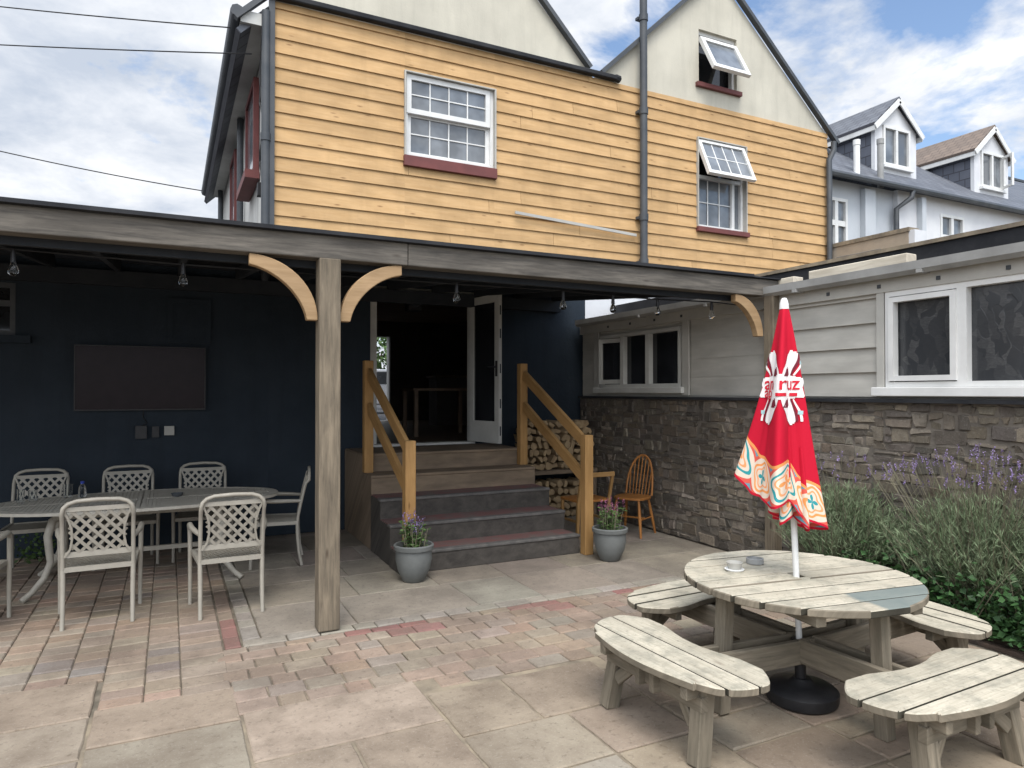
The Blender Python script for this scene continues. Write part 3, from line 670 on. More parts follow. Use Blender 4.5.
fo = side_window(W1, [(6.36, 6.98), (6.98, 7.52), (7.52, 8.04)], [m_glass_blk, m_glass_blk, m_glass_blk], m_upvc_grey)
M = Matrix.Rotation(R(14), 3, 'Z'); piv = Vector((XW-.05, 8.0, 0))
fn = lambda a, n, zz_: tuple(piv + M @ Vector((n, -a, 0)) + Vector((0, 0, zz_)))
f = MB(); f.wall(0, .5, 1.81, 2.42, [(.055, .445, 1.865, 2.365)], -.05, 0, fn); f.build('sash', m_upvc_grey, fo, bevel=.004)
p = MB(); p.prism([(.05, 1.86), (.45, 1.86), (.45, 2.37), (.05, 2.37)], -.03, -.022, lambda A, B, H: fn(A, H, B)); p.build('pane', m_glass_blk, fo)
sl_ = MB(); sl_.bx(XW-.09, XW+.02, -2.5, 8.54, 1.612, 1.642); sl_.build('base_flashing', m_blackfelt, ext)
# loose planks lying on the extension roof
pk = MB(); pk.bar((5.56, 4.66, 2.815), (5.60, 3.70, 2.825), .14, .085); tag(pk.build('plank', m_plankw, bevel=.006), 'long flaking white plank lying on the sloping edge of the black felt roof', 'plank')
pk = MB(); pk.bar((5.50, 5.35, 2.79), (5.52, 4.80, 2.80), .14, .06); tag(pk.build('plank', m_plankw, bevel=.006), 'short white plank on the felt roof just above the parasol tip', 'plank')
pk = MB(); pk.bar((6.04, 4.75, 3.03), (6.05, 4.28, 3.03), .1, .05); tag(pk.build('batten', m_beam, bevel=.006), 'weathered grey batten on the black roof in front of the tan parapet', 'plank')
# rubble wall
sw = thing('stone_wall', 'old rubble stone wall beneath the grey boarded extension', 'wall', (5.37, 3.5, 0))
mo = MB(); mo.bx(5.375, 5.60, -2.5, 8.58, 0, 1.61); mo.build('mortar', m_mortar, sw)
st = MB(); SC = [(.225, .188, .145), (.185, .155, .12), (.255, .215, .168), (.155, .135, .112), (.29, .25, .20), (.21, .168, .122), (.125, .11, .094)]
def stone(y0, y1, z0, z1):
    st.c = jit(random.choice(SC), .3); g_ = .005; dep = random.uniform(.004, .020)
    U = [0, .05+random.random()*.03, .35+random.random()*.1, .62+random.random()*.1, .92+random.random()*.03, 1]; V = [0, .08+random.random()*.04, .5+random.uniform(-.1, .1), .88+random.random()*.04, 1]
    oy = [random.uniform(-.018, .018) for _ in range(4)]; oz = [random.uniform(-.014, .014) for _ in range(4)]
    tl_ = [random.uniform(-.008, .008) for _ in range(2)]; P = []; nu, nv = len(U), len(V)
    for v in V:
        for u in U:
            w4 = ((1-u)*(1-v), u*(1-v), u*v, (1-u)*v)
            yy = y0+g_+(y1-y0-2*g_)*u + sum(a*b for a, b in zip(w4, oy)); zv = z0+g_+(z1-z0-2*g_)*v + sum(a*b for a, b in zip(w4, oz))
            if u in (0, 1) and v in (0, 1): yy += (.010 if u == 0 else -.010); zv += (.007 if v == 0 else -.007)
            ed = u in (0, 1) or v in (0, 1)
            x = 5.384 if ed else 5.376-max(.003, dep+tl_[0]*(u-.5)*2+tl_[1]*(v-.5)*2+random.uniform(-.004, .004))
            P.append((x, yy+random.uniform(-.006, .006), min(1.61, max(0, zv+random.uniform(-.004, .004)))))
    st.add(P, [(q*nu+p, q*nu+p+1, (q+1)*nu+p+1, (q+1)*nu+p) for q in range(nv-1) for p in range(nu-1)])
ys_ = -2.5
while ys_ < 8.5:
    sec = min(random.uniform(.3, .8), 8.57-ys_); 
    if 8.57-ys_-sec < .25: sec = 8.57-ys_
    zc = 0.0
    while zc < 1.6:
        hgt = min(random.choice([.04, .05, .06, .07, .085, .10, .13]), 1.605-zc)
        if 1.605-zc-hgt < .05: hgt = 1.605-zc
        y = ys_+random.uniform(-.07, .05); ye = ys_+sec
        while y < ye-.03:
            wd_ = random.choice([.07, .10, .13, .16, .2, .27])*random.uniform(.8, 1.2)
            if y+wd_ > ye-.06: wd_ = ye-y
            if hgt > .12 and random.random() < .3: k_ = random.uniform(.4, .6); stone(y, y+wd_, zc, zc+hgt*k_); stone(y, y+wd_, zc+hgt*k_, zc+hgt)
            else: stone(y, y+wd_, zc, zc+hgt)
            y += wd_
        zc += hgt
    ys_ += sec
st.build('stones', m_stone, sw, smooth=30, recalc=False)
# tan parapet beyond the flat roof
pp = MB(); pp.bx(10.63, 10.83, 7.08, 10.4, 2.0, 4.28); pa = thing('parapet_wall', 'tan rendered parapet wall with white end beyond the black flat roof', 'wall', (10.7, 8.5, 2.0)); pp.build('wall', m_tan, pa)
pp = MB(); pp.bx(10.61, 10.87, 7.06, 10.4, 4.282, 4.35); pp.build('coping', m_joint_pale, pa)
pp = MB(); pp.bx(10.64, 10.95, 6.98, 7.078, 2.0, 4.30); pp.build('end_face', m_white_ren, pa)

# ================================================================== PERGOLA
pg = thing('pergola', 'covered timber porch of grey oak posts and beam across the back of the house', 'pergola', (1.0, 5.05, 0))
b_ = MB(); b_.bx(-5.5, 1.6, 4.98, 5.12, 2.65, 2.815); b_.build('beam', m_beam, pg, bevel=.008, seg=2)
b_ = MB(); b_.bx(1.603, 5.66, 4.98, 5.12, 2.648, 2.813); b_.build('beam', m_beam, pg, bevel=.008, seg=2)
po = MB(); po.box((1.02, 5.03, 1.33), (.15, .15, 2.64)); po.build('post', m_post, pg, bevel=.008, seg=2)
po = MB(); po.box((5.31, 4.935, 1.32), (.11, .12, 2.65)); po.build('post', m_post, pg, bevel=.008, seg=2)
def brace(px, s, hgt=.44, wid=.46):
    b = MB(); out = []; inn = []
    for i in range(15):
        t = i/14; a = t*math.pi/2
        # S-curved knee brace from the post up to the beam
        ox = wid*(1-math.cos(a)); oz = hgt*math.sin(a)
        th = .075 + .03*math.sin(math.pi*t)
        inn.append((ox*1.0, oz-hgt)); out.append((ox*1.0 + th*math.cos(a)*1.0, oz-hgt - th*math.sin(a)))
    poly = inn + out[::-1]
    b.prism(poly, 4.995, 5.065, lambda a_, c, h: (px+s*a_, h, 2.648+c))
    b.build('brace', m_brace, pg, bevel=.006, seg=2)
brace(1.098, 1); brace(.942, -1); brace(5.253, -1, .40, .36)
rr = MB()
for i in range(18):
    x = -5.3+i*.6
    if x < 5.0: rr.bar((x, 5.125, 2.72), (x, 8.56, 3.06), .05, .13)
rr.bx(-5.5, 5.0, 8.5, 8.594, 2.84, 3.0); rr.build('rafter', m_roofunder, pg)
rr = MB(); rr.prism([(4.94, 2.818), (4.94, 2.845), (8.58, 3.20), (8.58, 3.14), (5.12, 2.80)], -5.5, 5.08, lambda a, b, h: (h, a, b)); rr.build('roof', m_blackfelt, pg)
rr = MB(); rr.bx(-5.5, 5.6, 4.95, 5.10, 2.8165, 2.828); rr.build('roof_edge', m_blackfelt, pg)
tr = MB(); tr.bx(-5.5, 5.1, 5.124, 5.17, 2.60, 2.655); tr.build('trim_board', m_roofunder, pg)
# ================================================================== STEPS AND HANDRAILS
stp = thing('entrance_steps', 'flight of five broad steps with dark painted risers up to the open doors', 'steps', (2.9, 6.25, 0))
YS = [6.22, 6.55, 6.93, 7.31, 7.69]
for i, y in enumerate(YS):
    a = MB(); x1 = 3.88 + .02*i; a.bx(1.92+.008*i, x1, y, YF-.001 if i == 4 else YS[i+1]-.001, 0, .2*(i+1)-.012)
    so = a.build('step', m_step_dark if i < 3 else m_step_brown, stp, bevel=.006)
    t = MB(); t.bx(1.93+.008*i, x1-.01, y+.085, (YS[i+1]-.001 if i < 4 else YF-.01), .2*(i+1)-.011, .2*(i+1))
    t.build('tread', m_tread if i < 3 else m_step_brown, so)
    n = MB(); n.bx(1.915+.008*i, x1+.005, y-.012, y+.084, .2*(i+1)-.03, .2*(i+1)+.002); n.build('nosing', m_nosing if i < 3 else m_step_brown, so, bevel=.008)
def handrail(x, label):
    h = thing('handrail', label, 'handrail', (x, 6.15, 0))
    p = MB(); p.box((x, 6.15, .625), (.1, .1, 1.25)); p.build('post', m_rail, h, bevel=.005)
    p = MB(); p.box((x, 7.63, 1.425), (.1, .1, 1.25)); p.build('post', m_rail, h, bevel=.005)
    for za, zb in ((1.16, 1.94), (.78, 1.56)):
        p = MB(); p.bar((x, 6.195, za+.01), (x, 7.585, zb-.03), .045, .12); p.build('rail', m_rail, h, bevel=.004)
handrail(1.99, 'golden timber handrail with two sloping rails on the left side of the steps')
handrail(3.93, 'golden timber handrail with two sloping rails in front of the firewood')

# ================================================================== FIREWOOD
ls = thing('log_rack', 'low dark timber shelf holding the firewood beside the steps', 'log rack', (4.7, 8.2, 0))
a = MB(); a.bx(4.12, 5.30, 8.02, 8.5, .60, .65); a.build('shelf', m_step_brown, ls)
for x in (4.16, 5.26):
    for y in (8.06, 8.46): a = MB(); a.bx(x-.03, x+.03, y-.03, y+.03, 0, .599); a.build('leg', m_step_brown, ls)
protos = []
for k in range(6):
    m = MB(); r = .05; n = 9; rr_ = [r*random.uniform(.75, 1.12) for _ in range(n)]
    half = k in (1, 3, 5)
    ang = [(math.pi if half else 2*math.pi)*i/(n-1 if half else n) for i in range(n)]
    sc_ = 1.25 if half else 1
    poly = [(q*math.cos(b)*sc_, q*math.sin(b)*sc_ - (.025 if half else 0)) for q, b in zip(rr_, ang)]
    m.prism(poly, -.15, .15, lambda A, B, H: (A, H, B)); protos.append(m)
made = {}
def log(k, x, y, z, rot, label, grp, s):
    if k not in made:
        o = protos[k].build('log', m_logend); made[k] = o; o0 = o
    else: o0 = made[k].copy(); COL.objects.link(o0)
    o0.location = (x, y, z); o0.rotation_euler = (0, rot, random.uniform(-.08, .08)); o0.scale = (s, 1, s)
    tag(o0, label, 'log', grp)
for row in range(7):
    z = .70+row*.094
    for c in range(11):
        x = 4.2+c*.098+(.049 if row % 2 else 0)+random.uniform(-.012, .012)
        if x > 5.24 or (row == 6 and random.random() < .3): continue
        log(random.randrange(6), x, 8.24+random.uniform(-.05, .05), z+random.uniform(-.008, .008), random.uniform(0, 6.28), 'split firewood log with pale end stacked on top of the rack behind the right handrail', 'logs stacked on the rack', random.uniform(.8, 1.12))
for row in range(5):
    z = .05+row*.1
    for c in range(10):
        x = 4.26+c*.1+random.uniform(-.015, .015)
        if x > 5.2: continue
        log(random.randrange(6), x, 8.26+random.uniform(-.05, .05), z+random.uniform(-.008, .008), random.uniform(0, 6.28), 'split firewood log in the shade under the rack beside the steps', 'logs under the rack', random.uniform(.8, 1.12))

# ================================================================== DINING SET
def make_table():
    t = thing('dining_table', 'long oval cast metal dining table with slatted top in front of the navy wall', 'table', (-.23, 7.2, 0))
    A, B = 1.2, .62; cx, cy = -.23, 7.2
    top = MB()
    N_ = 56
    ring = lambda s: [(cx+A*s*math.copysign(abs(math.cos(q))**.9, math.cos(q)), cy+B*s*math.copysign(abs(math.sin(q))**.9, math.sin(q))) for q in [2*math.pi*i/N_ for i in range(N_)]]
    o, i_ = ring(1), ring(.93)
    P = [(*p, .695) for p in o]+[(*p, .72) for p in o]+[(*p, .722) for p in i_]+[(*p, .70) for p in i_]
    top.add(P, [(k*N_+j, k*N_+(j+1) % N_, ((k+1) % 4)*N_+(j+1) % N_, ((k+1) % 4)*N_+j) for k in range(4) for j in range(N_)])
    top.bx(cx-A*.93, cx+A*.93, cy-.02, cy+.02, .706, .722)
    x = cx-A*.92
    while x < cx+A*.92:
        hw = B*.94*max(0, 1-abs((x-cx)/(A*.94))**2)**.5
        if abs(x-cx) < .03: top.bx(x-.01, x+.03, cy-hw, cy+hw, .7, .7225)
        else:
            top.bx(x-.0145, x+.0145, cy-hw, cy-.021, .708, .7205); top.bx(x-.0145, x+.0145, cy+.021, cy+hw, .708, .7205)
        x += .033
    top.prism([(cx+A*.925*math.cos(q), cy+B*.925*math.sin(q)) for q in [2*math.pi*i/40 for i in range(40)]], .7085, .7155)
    for s in (-.3, .3): top.bx(cx-A*.88, cx+A*.88, cy+s-.018, cy+s+.018, .700, .7075)
    top.build('tabletop', m_tabletop, t)
    un = MB()
    for s in (-1, 1): un = MB(); un.bar((cx-.62, cy+s*.33, .66), (cx+.62, cy+s*.33, .66), .03, .06); un.build('apron', m_alu, t)
    for s in (-1, 1): un = MB(); un.bar((cx+s*.62, cy-.345, .66), (cx+s*.62, cy+.345, .66), .03, .055); un.build('apron', m_alu, t)
    un = MB(); un.bar((cx-.72, cy, .26), (cx+.72, cy, .26), .03, .04); un.build('stretcher', m_alu, t)
    for sx in (-1, 1):
        for sy in (-1, 1):
            l = MB(); pts = [(cx+sx*(.55+d), cy+sy*(.25+d*.75), z) for d, z in ((0, .69), (.09, .62), (.12, .5), (.11, .38), (.10, .28), (.14, .16), (.22, .06), (.28, .012))]
            l.tube(pts, [.034, .034, .032, .03, .028, .027, .025, .026], 8); l.build('leg', m_alu, t, smooth=60)
make_table()
CH = {}
def make_chair(label):
    t = thing('garden_chair', label, 'chair', group='lattice metal chairs around the oval table')
    def clipbars(mb, poly2, step, half, fn, w_, th):
        # diagonal lattice strips clipped to a convex polygon
        for sgn in (1, -1):
            d = Vector((math.cos(R(48)), sgn*math.sin(R(48)))); n = Vector((-d.y, d.x))
            for k in range(-40, 41):
                c = n*k*step; lo, hi = -9, 9
                for i in range(len(poly2)):
                    a = Vector(poly2[i]); b = Vector(poly2[(i+1) % len(poly2)]); e = b-a; nn = Vector((-e.y, e.x))
                    den = nn.dot(d); num = nn.dot(a-c)
                    if abs(den) < 1e-6:
                        if num > 0: lo, hi = 1, 0
                        continue
                    q = num/den
                    if den > 0: lo = max(lo, q)
                    else: hi = min(hi, q)
                if hi-lo > .02:
                    p, q = c+d*lo, c+d*hi; s_ = n*w_/2; off = th*.5*sgn
                    mb.prism([tuple(p-s_), tuple(q-s_), tuple(q+s_), tuple(p+s_)], -th/2+off, th/2+off, fn)
    # seat
    s = MB(); fr = [(-.225, -.20), (.225, -.20), (.25, .22), (-.25, .22)]
    for i in range(4): a, b = fr[i], fr[(i+1) % 4]; s.bar((*a, .42), (*b, .42), .028, .034)
    clipbars(s, fr, .040, 0, lambda A, B, H: (A, B, .425+H), .019, .005); s.build('seat', m_alu, t)
    # hoop
    yb = lambda z: -.20-.11*max(0, (z-.42)/.5)**1.2
    h = MB(); pts = []
    for z in (.40, .5, .6, .7, .8): pts.append((-.222, yb(z), z))
    for q in range(9): a = math.pi - math.pi*q/8; pts.append(((math.copysign(.222, math.cos(a)) if abs(math.cos(a)) > .98 else .222*math.copysign(abs(math.cos(a))**.55, math.cos(a))), yb(.93), .835+.095*math.sin(a)**.8 if math.sin(a) > 1e-3 else .835))
    for z in (.8, .7, .6, .5, .40): pts.append((.222, yb(z), z))
    h.tube(pts, .015, 8); h.build('back_frame', m_alu, t, smooth=60)
    b = MB(); fb = lambda A, B, H: (A, yb(B)+H, B)
    top_, bot = .86, .545
    clipbars(b, [(-.165, bot), (.165, bot), (.195, top_), (-.195, top_)], .056, 0, fb, .022, .006)
    for sg in (-1, 1):
        sd_ = [(sg*x, z) for x, z in ((.215, .87), (.185, .80), (.165, .72), (.163, .64), (.175, .57), (.21, .515))]
        for p, q in zip(sd_, sd_[1:]): b.bar(fb(*p, 0), fb(*q, 0), .014, .028, up=(0, 1, 0))
    b.bar(fb(-.213, .865, 0), fb(.213, .865, 0), .014, .032, up=(0, 0, 1)); b.bar(fb(-.213, .53, 0), fb(.213, .53, 0), .014, .04, up=(0, 0, 1))
    b.build('backrest', m_alu, t)
    for sg in (-1, 1):
        l = MB(); l.tube([(sg*.222, -.2, .43), (sg*.22, -.205, .28), (sg*.22, -.22, .12), (sg*.22, -.245, 0)], [.017, .017, .016, .015], 8); l.build('leg', m_alu, t, smooth=60)
        l = MB(); l.tube([(sg*.27, .225, 0), (sg*.27, .22, .2), (sg*.272, .215, .45), (sg*.275, .20, .60)], [.015, .016, .017, .017], 8); l.build('leg', m_alu, t, smooth=60)
        l = MB(); l.tube([(sg*.275, .21, .59), (sg*.277, .19, .635), (sg*.277, .14, .65), (sg*.265, 0, .64), (sg*.24, -.15, .635), (sg*.222, -.235, .63)], [.017, .02, .022, .021, .018, .016], 8); l.build('armrest', m_alu, t, smooth=60)
        s2 = MB(); s2.bar((sg*.25, .21, .42), (sg*.272, .215, .42), .02, .025); s2.build('seat_lug', m_alu, t)
    return t
spots = [(-.465, 6.085, 2, 'lattice metal chair with its back to the viewer, left one on the near table side'),
         (.43, 5.90, 1, 'lattice backed metal chair with its back to the viewer, nearest the oak post'),
         (-1.13, 7.90, 180, 'lattice metal chair against the navy wall behind the drinking glasses'),
         (-.37, 7.90, 181, 'lattice metal chair against the navy wall, middle of the three behind the table'),
         (.32, 7.90, 178, 'lattice metal chair against the navy wall behind the ashtray, under the wall sockets'),
         (.97, 7.27, 80, 'lattice metal chair turned sideways at the right end of the table behind the oak post'),
         (-1.36, 6.16, -4, 'lattice metal chair cut off by the left picture edge, only arm and leg showing')]
c0 = make_chair(spots[0][3])
for i, (x, y, a, lb) in enumerate(spots):
    o = c0 if i == 0 else dup(c0, label=lb)
    o.location = (x, y, 0); o.rotation_euler.z = R(a)
def tumbler(x, y, z, label, h=.12, r=.034):
    m = MB(); m.lathe([(r*.86, 0), (r, h), (r-.003, h), (r*.82, .012), (0, .012)], n=20)
    o = m.build('drinking_glass', m_clear, smooth=50); o.location = (x, y, z); tag(o, label, 'glass', 'drinking glasses on the oval table')
tumbler(-1.17, 7.36, .7235, 'tall empty drinking glass nearest the left end of the oval table'); tumbler(-1.10, 7.50, .7235, 'shorter drinking glass standing just behind the tall one', .09, .036)
tumbler(-.84, 7.58, .7235, 'wide drinking glass beside the blue capped bottle', .12, .042)
bo = thing('water_bottle', 'small clear bottle with a blue cap on the oval table', 'bottle', (-.72, 7.52, .7235))
m = MB(); m.lathe([(.03, 0), (.033, .01), (.033, .08), (.028, .1), (.013, .125), (.013, .14), (0, .14)], (-.72, 7.52, .7235), 18); m.build('bottle', m_clear, bo, smooth=40)
m_blue = M_plain('blue cap', (.03, .06, .35), rough=.4, bump=0); m = MB(); m.lathe([(.0155, .126), (.0155, .148), (0, .148)], (-.72, 7.52, .7235), 14); m.build('cap', m_blue, bo)
m = MB(); m.lathe([(.04, 0), (.055, .03), (.05, .03), (.038, .01), (0, .01)], n=20); o = m.build('ashtray', m_darkplastic, smooth=40); o.location = (.07, 7.2, .7235); tag(o, 'small dark ashtray on the oval metal table', 'ashtray')
# television
tv = thing('television', 'large black flat television mounted on the navy wall above the chairs', 'television', (-.27, YF-.05, 1.85))
m = MB(); m.wall(-.90, .365, 1.50, 2.20, [(-.89, .355, 1.512, 2.19)], YF-.075, YF-.03, FX); m.bx(-.85, .3, YF-.031, YF-.012, 1.6, 2.1); m.bx(-.4, -.1, YF-.012, YF-.001, 1.7, 2.0); m.build('casing', m_black, tv)
m = MB(); m.bx(-.889, .354, YF-.070, YF-.04, 1.513, 2.189); m.build('screen', m_tv, tv)
m = MB(); m.tube([(-.25, YF-.02, 1.52), (-.26, YF-.015, 1.42), (-.22, YF-.02, 1.36), (-.27, YF-.02, 1.325)], .006, 5); m.build('cable', m_cable, tv)
# small weed against the wall
wdp = thing('wall_weed', 'little green weed growing at the foot of the navy wall under the table', 'plant', (-1.2, 8.3, 0))
m = MB()
for i in range(160): leafquad(m, (-1.2+random.gauss(0, .1), 8.35+random.gauss(0, .07), abs(random.gauss(.1, .08))), (random.gauss(0, 1), random.gauss(0, 1), random.uniform(0, 1)), random.uniform(.03, .06), .03)
m.build('foliage', m_leaf, wdp, recalc=False)

# ================================================================== POTS
def pot(x, y, label, seed, fm):
    random.seed(seed)
    t = thing('plant_pot', label, 'plant pot', (x, y, 0))
    m = MB(); m.lathe([(.085, 0), (.10, .01), (.145, .11), (.164, .20), (.160, .285), (.178, .29), (.182, .325), (.17, .335), (.16, .33), (.15, .27), (0, .27)], (x, y, 0), 32); m.build('pot', m_pot, t, smooth=45)
    m = MB(); m.lathe([(.149, .272), (.149, .285), (.08, .30), (0, .305)], (x, y, 0), 20); m.build('soil', m_soil, t)
    lf = MB(); fl_ = MB(); sm = MB()
    for i in range(46):
        a = random.uniform(0, 6.28); r = random.uniform(0, .11); hgt = random.uniform(.14, .27)
        b = Vector((x+r*math.cos(a), y+r*math.sin(a), .28)); lean = Vector((math.cos(a)*random.uniform(0, .25), math.sin(a)*random.uniform(0, .25), 1)).normalized()
        e = b+lean*hgt; sm.tube([b, e], .003, 4, cap=False)
        for k in range(int(hgt/.018)):
            p = b.lerp(e, random.uniform(.1, 1)); q = random.uniform(0, 6.28)
            leafquad(lf, p, (math.cos(q), math.sin(q), random.uniform(-.2, .6)), random.uniform(.03, .06), random.uniform(.014, .024), .004)
        if random.random() < .5:
            for k in range(9): leafquad(fl_, e+Vector((0, 0, k*.010)), (random.gauss(0, 1), random.gauss(0, 1), .7), .018, .014)
    sm.build('stems', m_lavst, t, recalc=False); lf.build('foliage', m_leaf, t, recalc=False); tag(fl_.build('flower_spikes', fm, t, recalc=False), kind='stuff')
pot(1.98, 5.98, 'grey pot of purple flowered greenery in front of the left handrail', 11, m_purple)
pot(4.0, 5.83, 'grey pot of plum flowered greenery in front of the right handrail', 12, m_pink)
random.seed(77)
# ================================================================== WOODEN CHAIR AND SMALL TABLE
wc = thing('spindle_chair', 'orange varnished spindle back chair by the stone wall', 'chair')
s = MB(); pol = [(.20*math.copysign(abs(math.cos(q))**.6, math.cos(q)), .19*math.copysign(abs(math.sin(q))**.6, math.sin(q))) for q in [2*math.pi*i/24 for i in range(24)]]
s.prism(pol, .425, .455); s.build('seat', m_spindle, wc, bevel=.006)
for sx in (-1, 1):
    for sy in (-1, 1): l = MB(); l.tube([(sx*.14, sy*.13, .43), (sx*.17, sy*.165, .22), (sx*.20, sy*.20, 0)], [.015, .02, .013], 8); l.build('leg', m_spindle, wc, smooth=60)
st_ = MB(); st_.tube([(-.17, .165, .2), (-.17, -.165, .2)], .01, 6); st_.tube([(.17, .165, .2), (.17, -.165, .2)], .01, 6); st_.tube([(-.17, 0, .2), (.17, 0, .2)], .01, 6); st_.build('stretcher', m_spindle, wc)
hp = MB(); bow = lambda q: (-.17*math.cos(q)*(1.0 if math.sin(q) < .3 else 1), -.17-.13*math.sin(q), .45+.47*math.sin(q)**.75 if math.sin(q) > 1e-4 else .45)
hp.tube([bow(math.pi*i/16) for i in range(17)], .014, 8); hp.build('bow', m_spindle, wc, smooth=60)
for k in range(7):
    xk = -.12+.04*k; q = math.acos(max(-1, min(1, -xk*1.15/.17))); tp = bow(q)
    l = MB(); l.tube([(xk, -.165, .45), tp], .007, 6); l.build('spindle', m_spindle, wc)
wc.location = (4.98, 6.78, 0); wc.rotation_euler.z = R(118)
sc_t = thing('wooden_chair', 'plain wooden chair with a single top rail behind the right hand plant pot', 'chair', (4.42, 6.9, 0))
a = MB(); a.bx(4.20, 4.65, 6.76, 7.16, .42, .45); a.build('seat', m_spindle, sc_t, bevel=.006)
for x in (4.215, 4.635):
    a = MB(); a.bar((x, 6.80, 0), (x, 6.775, .43), .036, .036); a.bar((x, 6.773, .432), (x, 6.70, .74), .034, .034); a.build('back_leg', m_rail, sc_t, bevel=.004)
    a = MB(); a.bar((x, 7.14, 0), (x, 7.13, .418), .034, .034); a.build('leg', m_rail, sc_t, bevel=.004)
    a = MB(); a.bar((x, 6.81, .2), (x, 7.12, .2), .02, .026); a.build('stretcher', m_rail, sc_t)
a = MB(); a.bar((4.19, 6.70, .745), (4.66, 6.70, .745), .03, .055); a.build('top_rail', m_rail, sc_t, bevel=.006)
# ================================================================== PICNIC TABLE
PC = Vector((3.135, 2.735, 0)); PR = 2; PT_ROT = -10
pt = thing('picnic_table', 'round bleached timber picnic table with four attached curved benches', 'picnic table')
Rt = .62
n_pl = 9; wpl = 2*Rt/n_pl
for i in range(n_pl):
    y0 = -Rt+i*wpl+.0075; y1 = y0+wpl-.015; pr_ = []
    ys = [y0+(y1-y0)*k/6 for k in range(7)]
    pr_ = [(math.sqrt(max(0, Rt*Rt-y*y)), y) for y in ys] + [(-math.sqrt(max(0, Rt*Rt-y*y)), y) for y in ys[::-1]]
    if i == 0: pr_[0] = (max(.12, pr_[0][0]), y0); pr_[-1] = (-max(.12, -pr_[-1][0]), y0)
    if i == n_pl-1: pr_[6] = (max(.12, pr_[6][0]), y1); pr_[7] = (-max(.12, -pr_[7][0]), y1)
    m = MB(); dz = random.uniform(-.002, .002)
    if i == 4:   # hole for the parasol pole
        for sg in (-1, 1): mm = [(x, y) for x, y in pr_ if x*sg > 0]; q = [(sg*.028, y0), *(mm if sg > 0 else mm), (sg*.028, y1)] if sg > 0 else [(sg*.028, y1), *mm, (sg*.028, y0)]; m.prism(q, .642+dz, .68+dz)
        m.bx(-.03, .03, y0, y0+.035, .645, .679); m.bx(-.03, .03, y1-.035, y1, .645, .679)
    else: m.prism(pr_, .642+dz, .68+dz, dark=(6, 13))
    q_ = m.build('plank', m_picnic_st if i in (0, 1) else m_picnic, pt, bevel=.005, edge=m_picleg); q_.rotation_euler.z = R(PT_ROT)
ub = MB()
for x in (-.30, .30): ub.bx(x-.03, x+.03, -.5, .5, .585, .641)
q_ = ub.build('bearer', m_picleg, pt, bevel=.004); q_.rotation_euler.z = R(PT_ROT)
def at(ax, r, s, z):   # arm coordinates to table coordinates
    r += {0: .07, 180: .06}.get(ax, 0)*(r > .55); c, sn = math.cos(R(ax)), math.sin(R(ax)); return (r*c - s*sn, r*sn + s*c + (.09*min(1, r/.5) if ax == 180 else 0), z)
for ax in (0, 90, 180, 270):
    # seat planks
    R1, R2 = .635, 1.04
    s_end = lambda x: .545 - .22*max(0, (x-.74)/.30)**2.2 - .14*max(0, (.70-x)/.12)**1.5
    strips_ = [(.585, .742), (.754, .888), (.900, 1.04)]
    bench = None
    for k, (xa, xb) in enumerate(strips_):
        poly = []
        hi = []
        for j in range(9):
            x = xa+(xb-xa)*j/8; hi.append((x, min(s_end(x), math.sqrt(max(0, R2*R2-x*x)))))
        up_ = [(x, s) for x, s in hi]; dn = [(x, -s) for x, s in hi[::-1]]
        if k == 0:
            sm_ = hi[0][1]; inner = [(max(xa, math.sqrt(max(xa*xa, R1*R1-(sm_*(-1+2*j/12))**2))), sm_*(-1+2*j/12)) for j in range(1, 12)]
            poly = up_ + dn + inner
        elif k == 2:
            se = hi[-1][1]
            cap = [(min(R2, .985+.055*math.cos(q*.5*math.pi)), q*.38) for q in (1, .75, .5, .25, 0, -.25, -.5, -.75, -1)]
            hi2 = [(x, s) for x, s in hi if x < .985]
            poly = hi2 + cap + [(x, -s) for x, s in hi2[::-1]]
        else: poly = up_+dn
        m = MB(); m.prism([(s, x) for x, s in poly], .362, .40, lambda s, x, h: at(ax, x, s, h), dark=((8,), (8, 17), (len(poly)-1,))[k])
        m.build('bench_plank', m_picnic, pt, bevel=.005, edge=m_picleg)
    for sg in (-1, 1):
        m = MB(); m.bar(at(ax, .92, sg*.34, 0), at(ax, .86, sg*.31, .355), .085, .075, up=at(ax, 0, 1, 0)); m.build('bench_leg', m_picleg, pt, bevel=.005)
        m = MB(); m.bar(at(ax, .62, sg*.31, .33), at(ax, .985, sg*.31, .33), .045, .058); m.build('bench_bearer', m_picleg, pt, bevel=.004)
        m = MB(); m.bar(at(ax, .90, sg*.29, .16), at(ax, .86, sg*.10, .34), .04, .06); m.build('bench_brace', m_picleg, pt, bevel=.004)
        m = MB(); m.bar(at(ax, .054 if ax % 180 else .0, sg*.055, .295 if ax % 180 else .285), at(ax, .96, sg*.055, .295), .035, .13 if ax % 180 else .128); m.build('rail', m_picleg, pt, bevel=.004)
    m = MB(); m.bar(at(ax, .50, 0, 0), at(ax, .47, 0, .641), .07, .072); m.build('leg', m_picleg, pt, bevel=.005)
    m = MB(); m.bar(at(ax, .90, -.36, .275), at(ax, .90, .36, .275), .045, .07); m.build('bench_crosspiece', m_picleg, pt, bevel=.004)
pt.location = PC; pt.rotation_euler.z = R(PR)
at_ = thing('glass_ashtray', 'round glass ashtray near the far left of the picnic tabletop', 'ashtray', (2.90, 2.98, .682))
m = MB(); m.lathe([(.05, 0), (.055, .006), (.055, .008), (0, .008)], (2.90, 2.98, .682), 20); m.build('saucer', m_whitepaint, at_, smooth=40)
m = MB(); m.lathe([(.035, .009), (.045, .045), (.040, .045), (.03, .016), (0, .016)], (2.90, 2.98, .682), 20); m.build('bowl', m_fascia, at_, smooth=40)
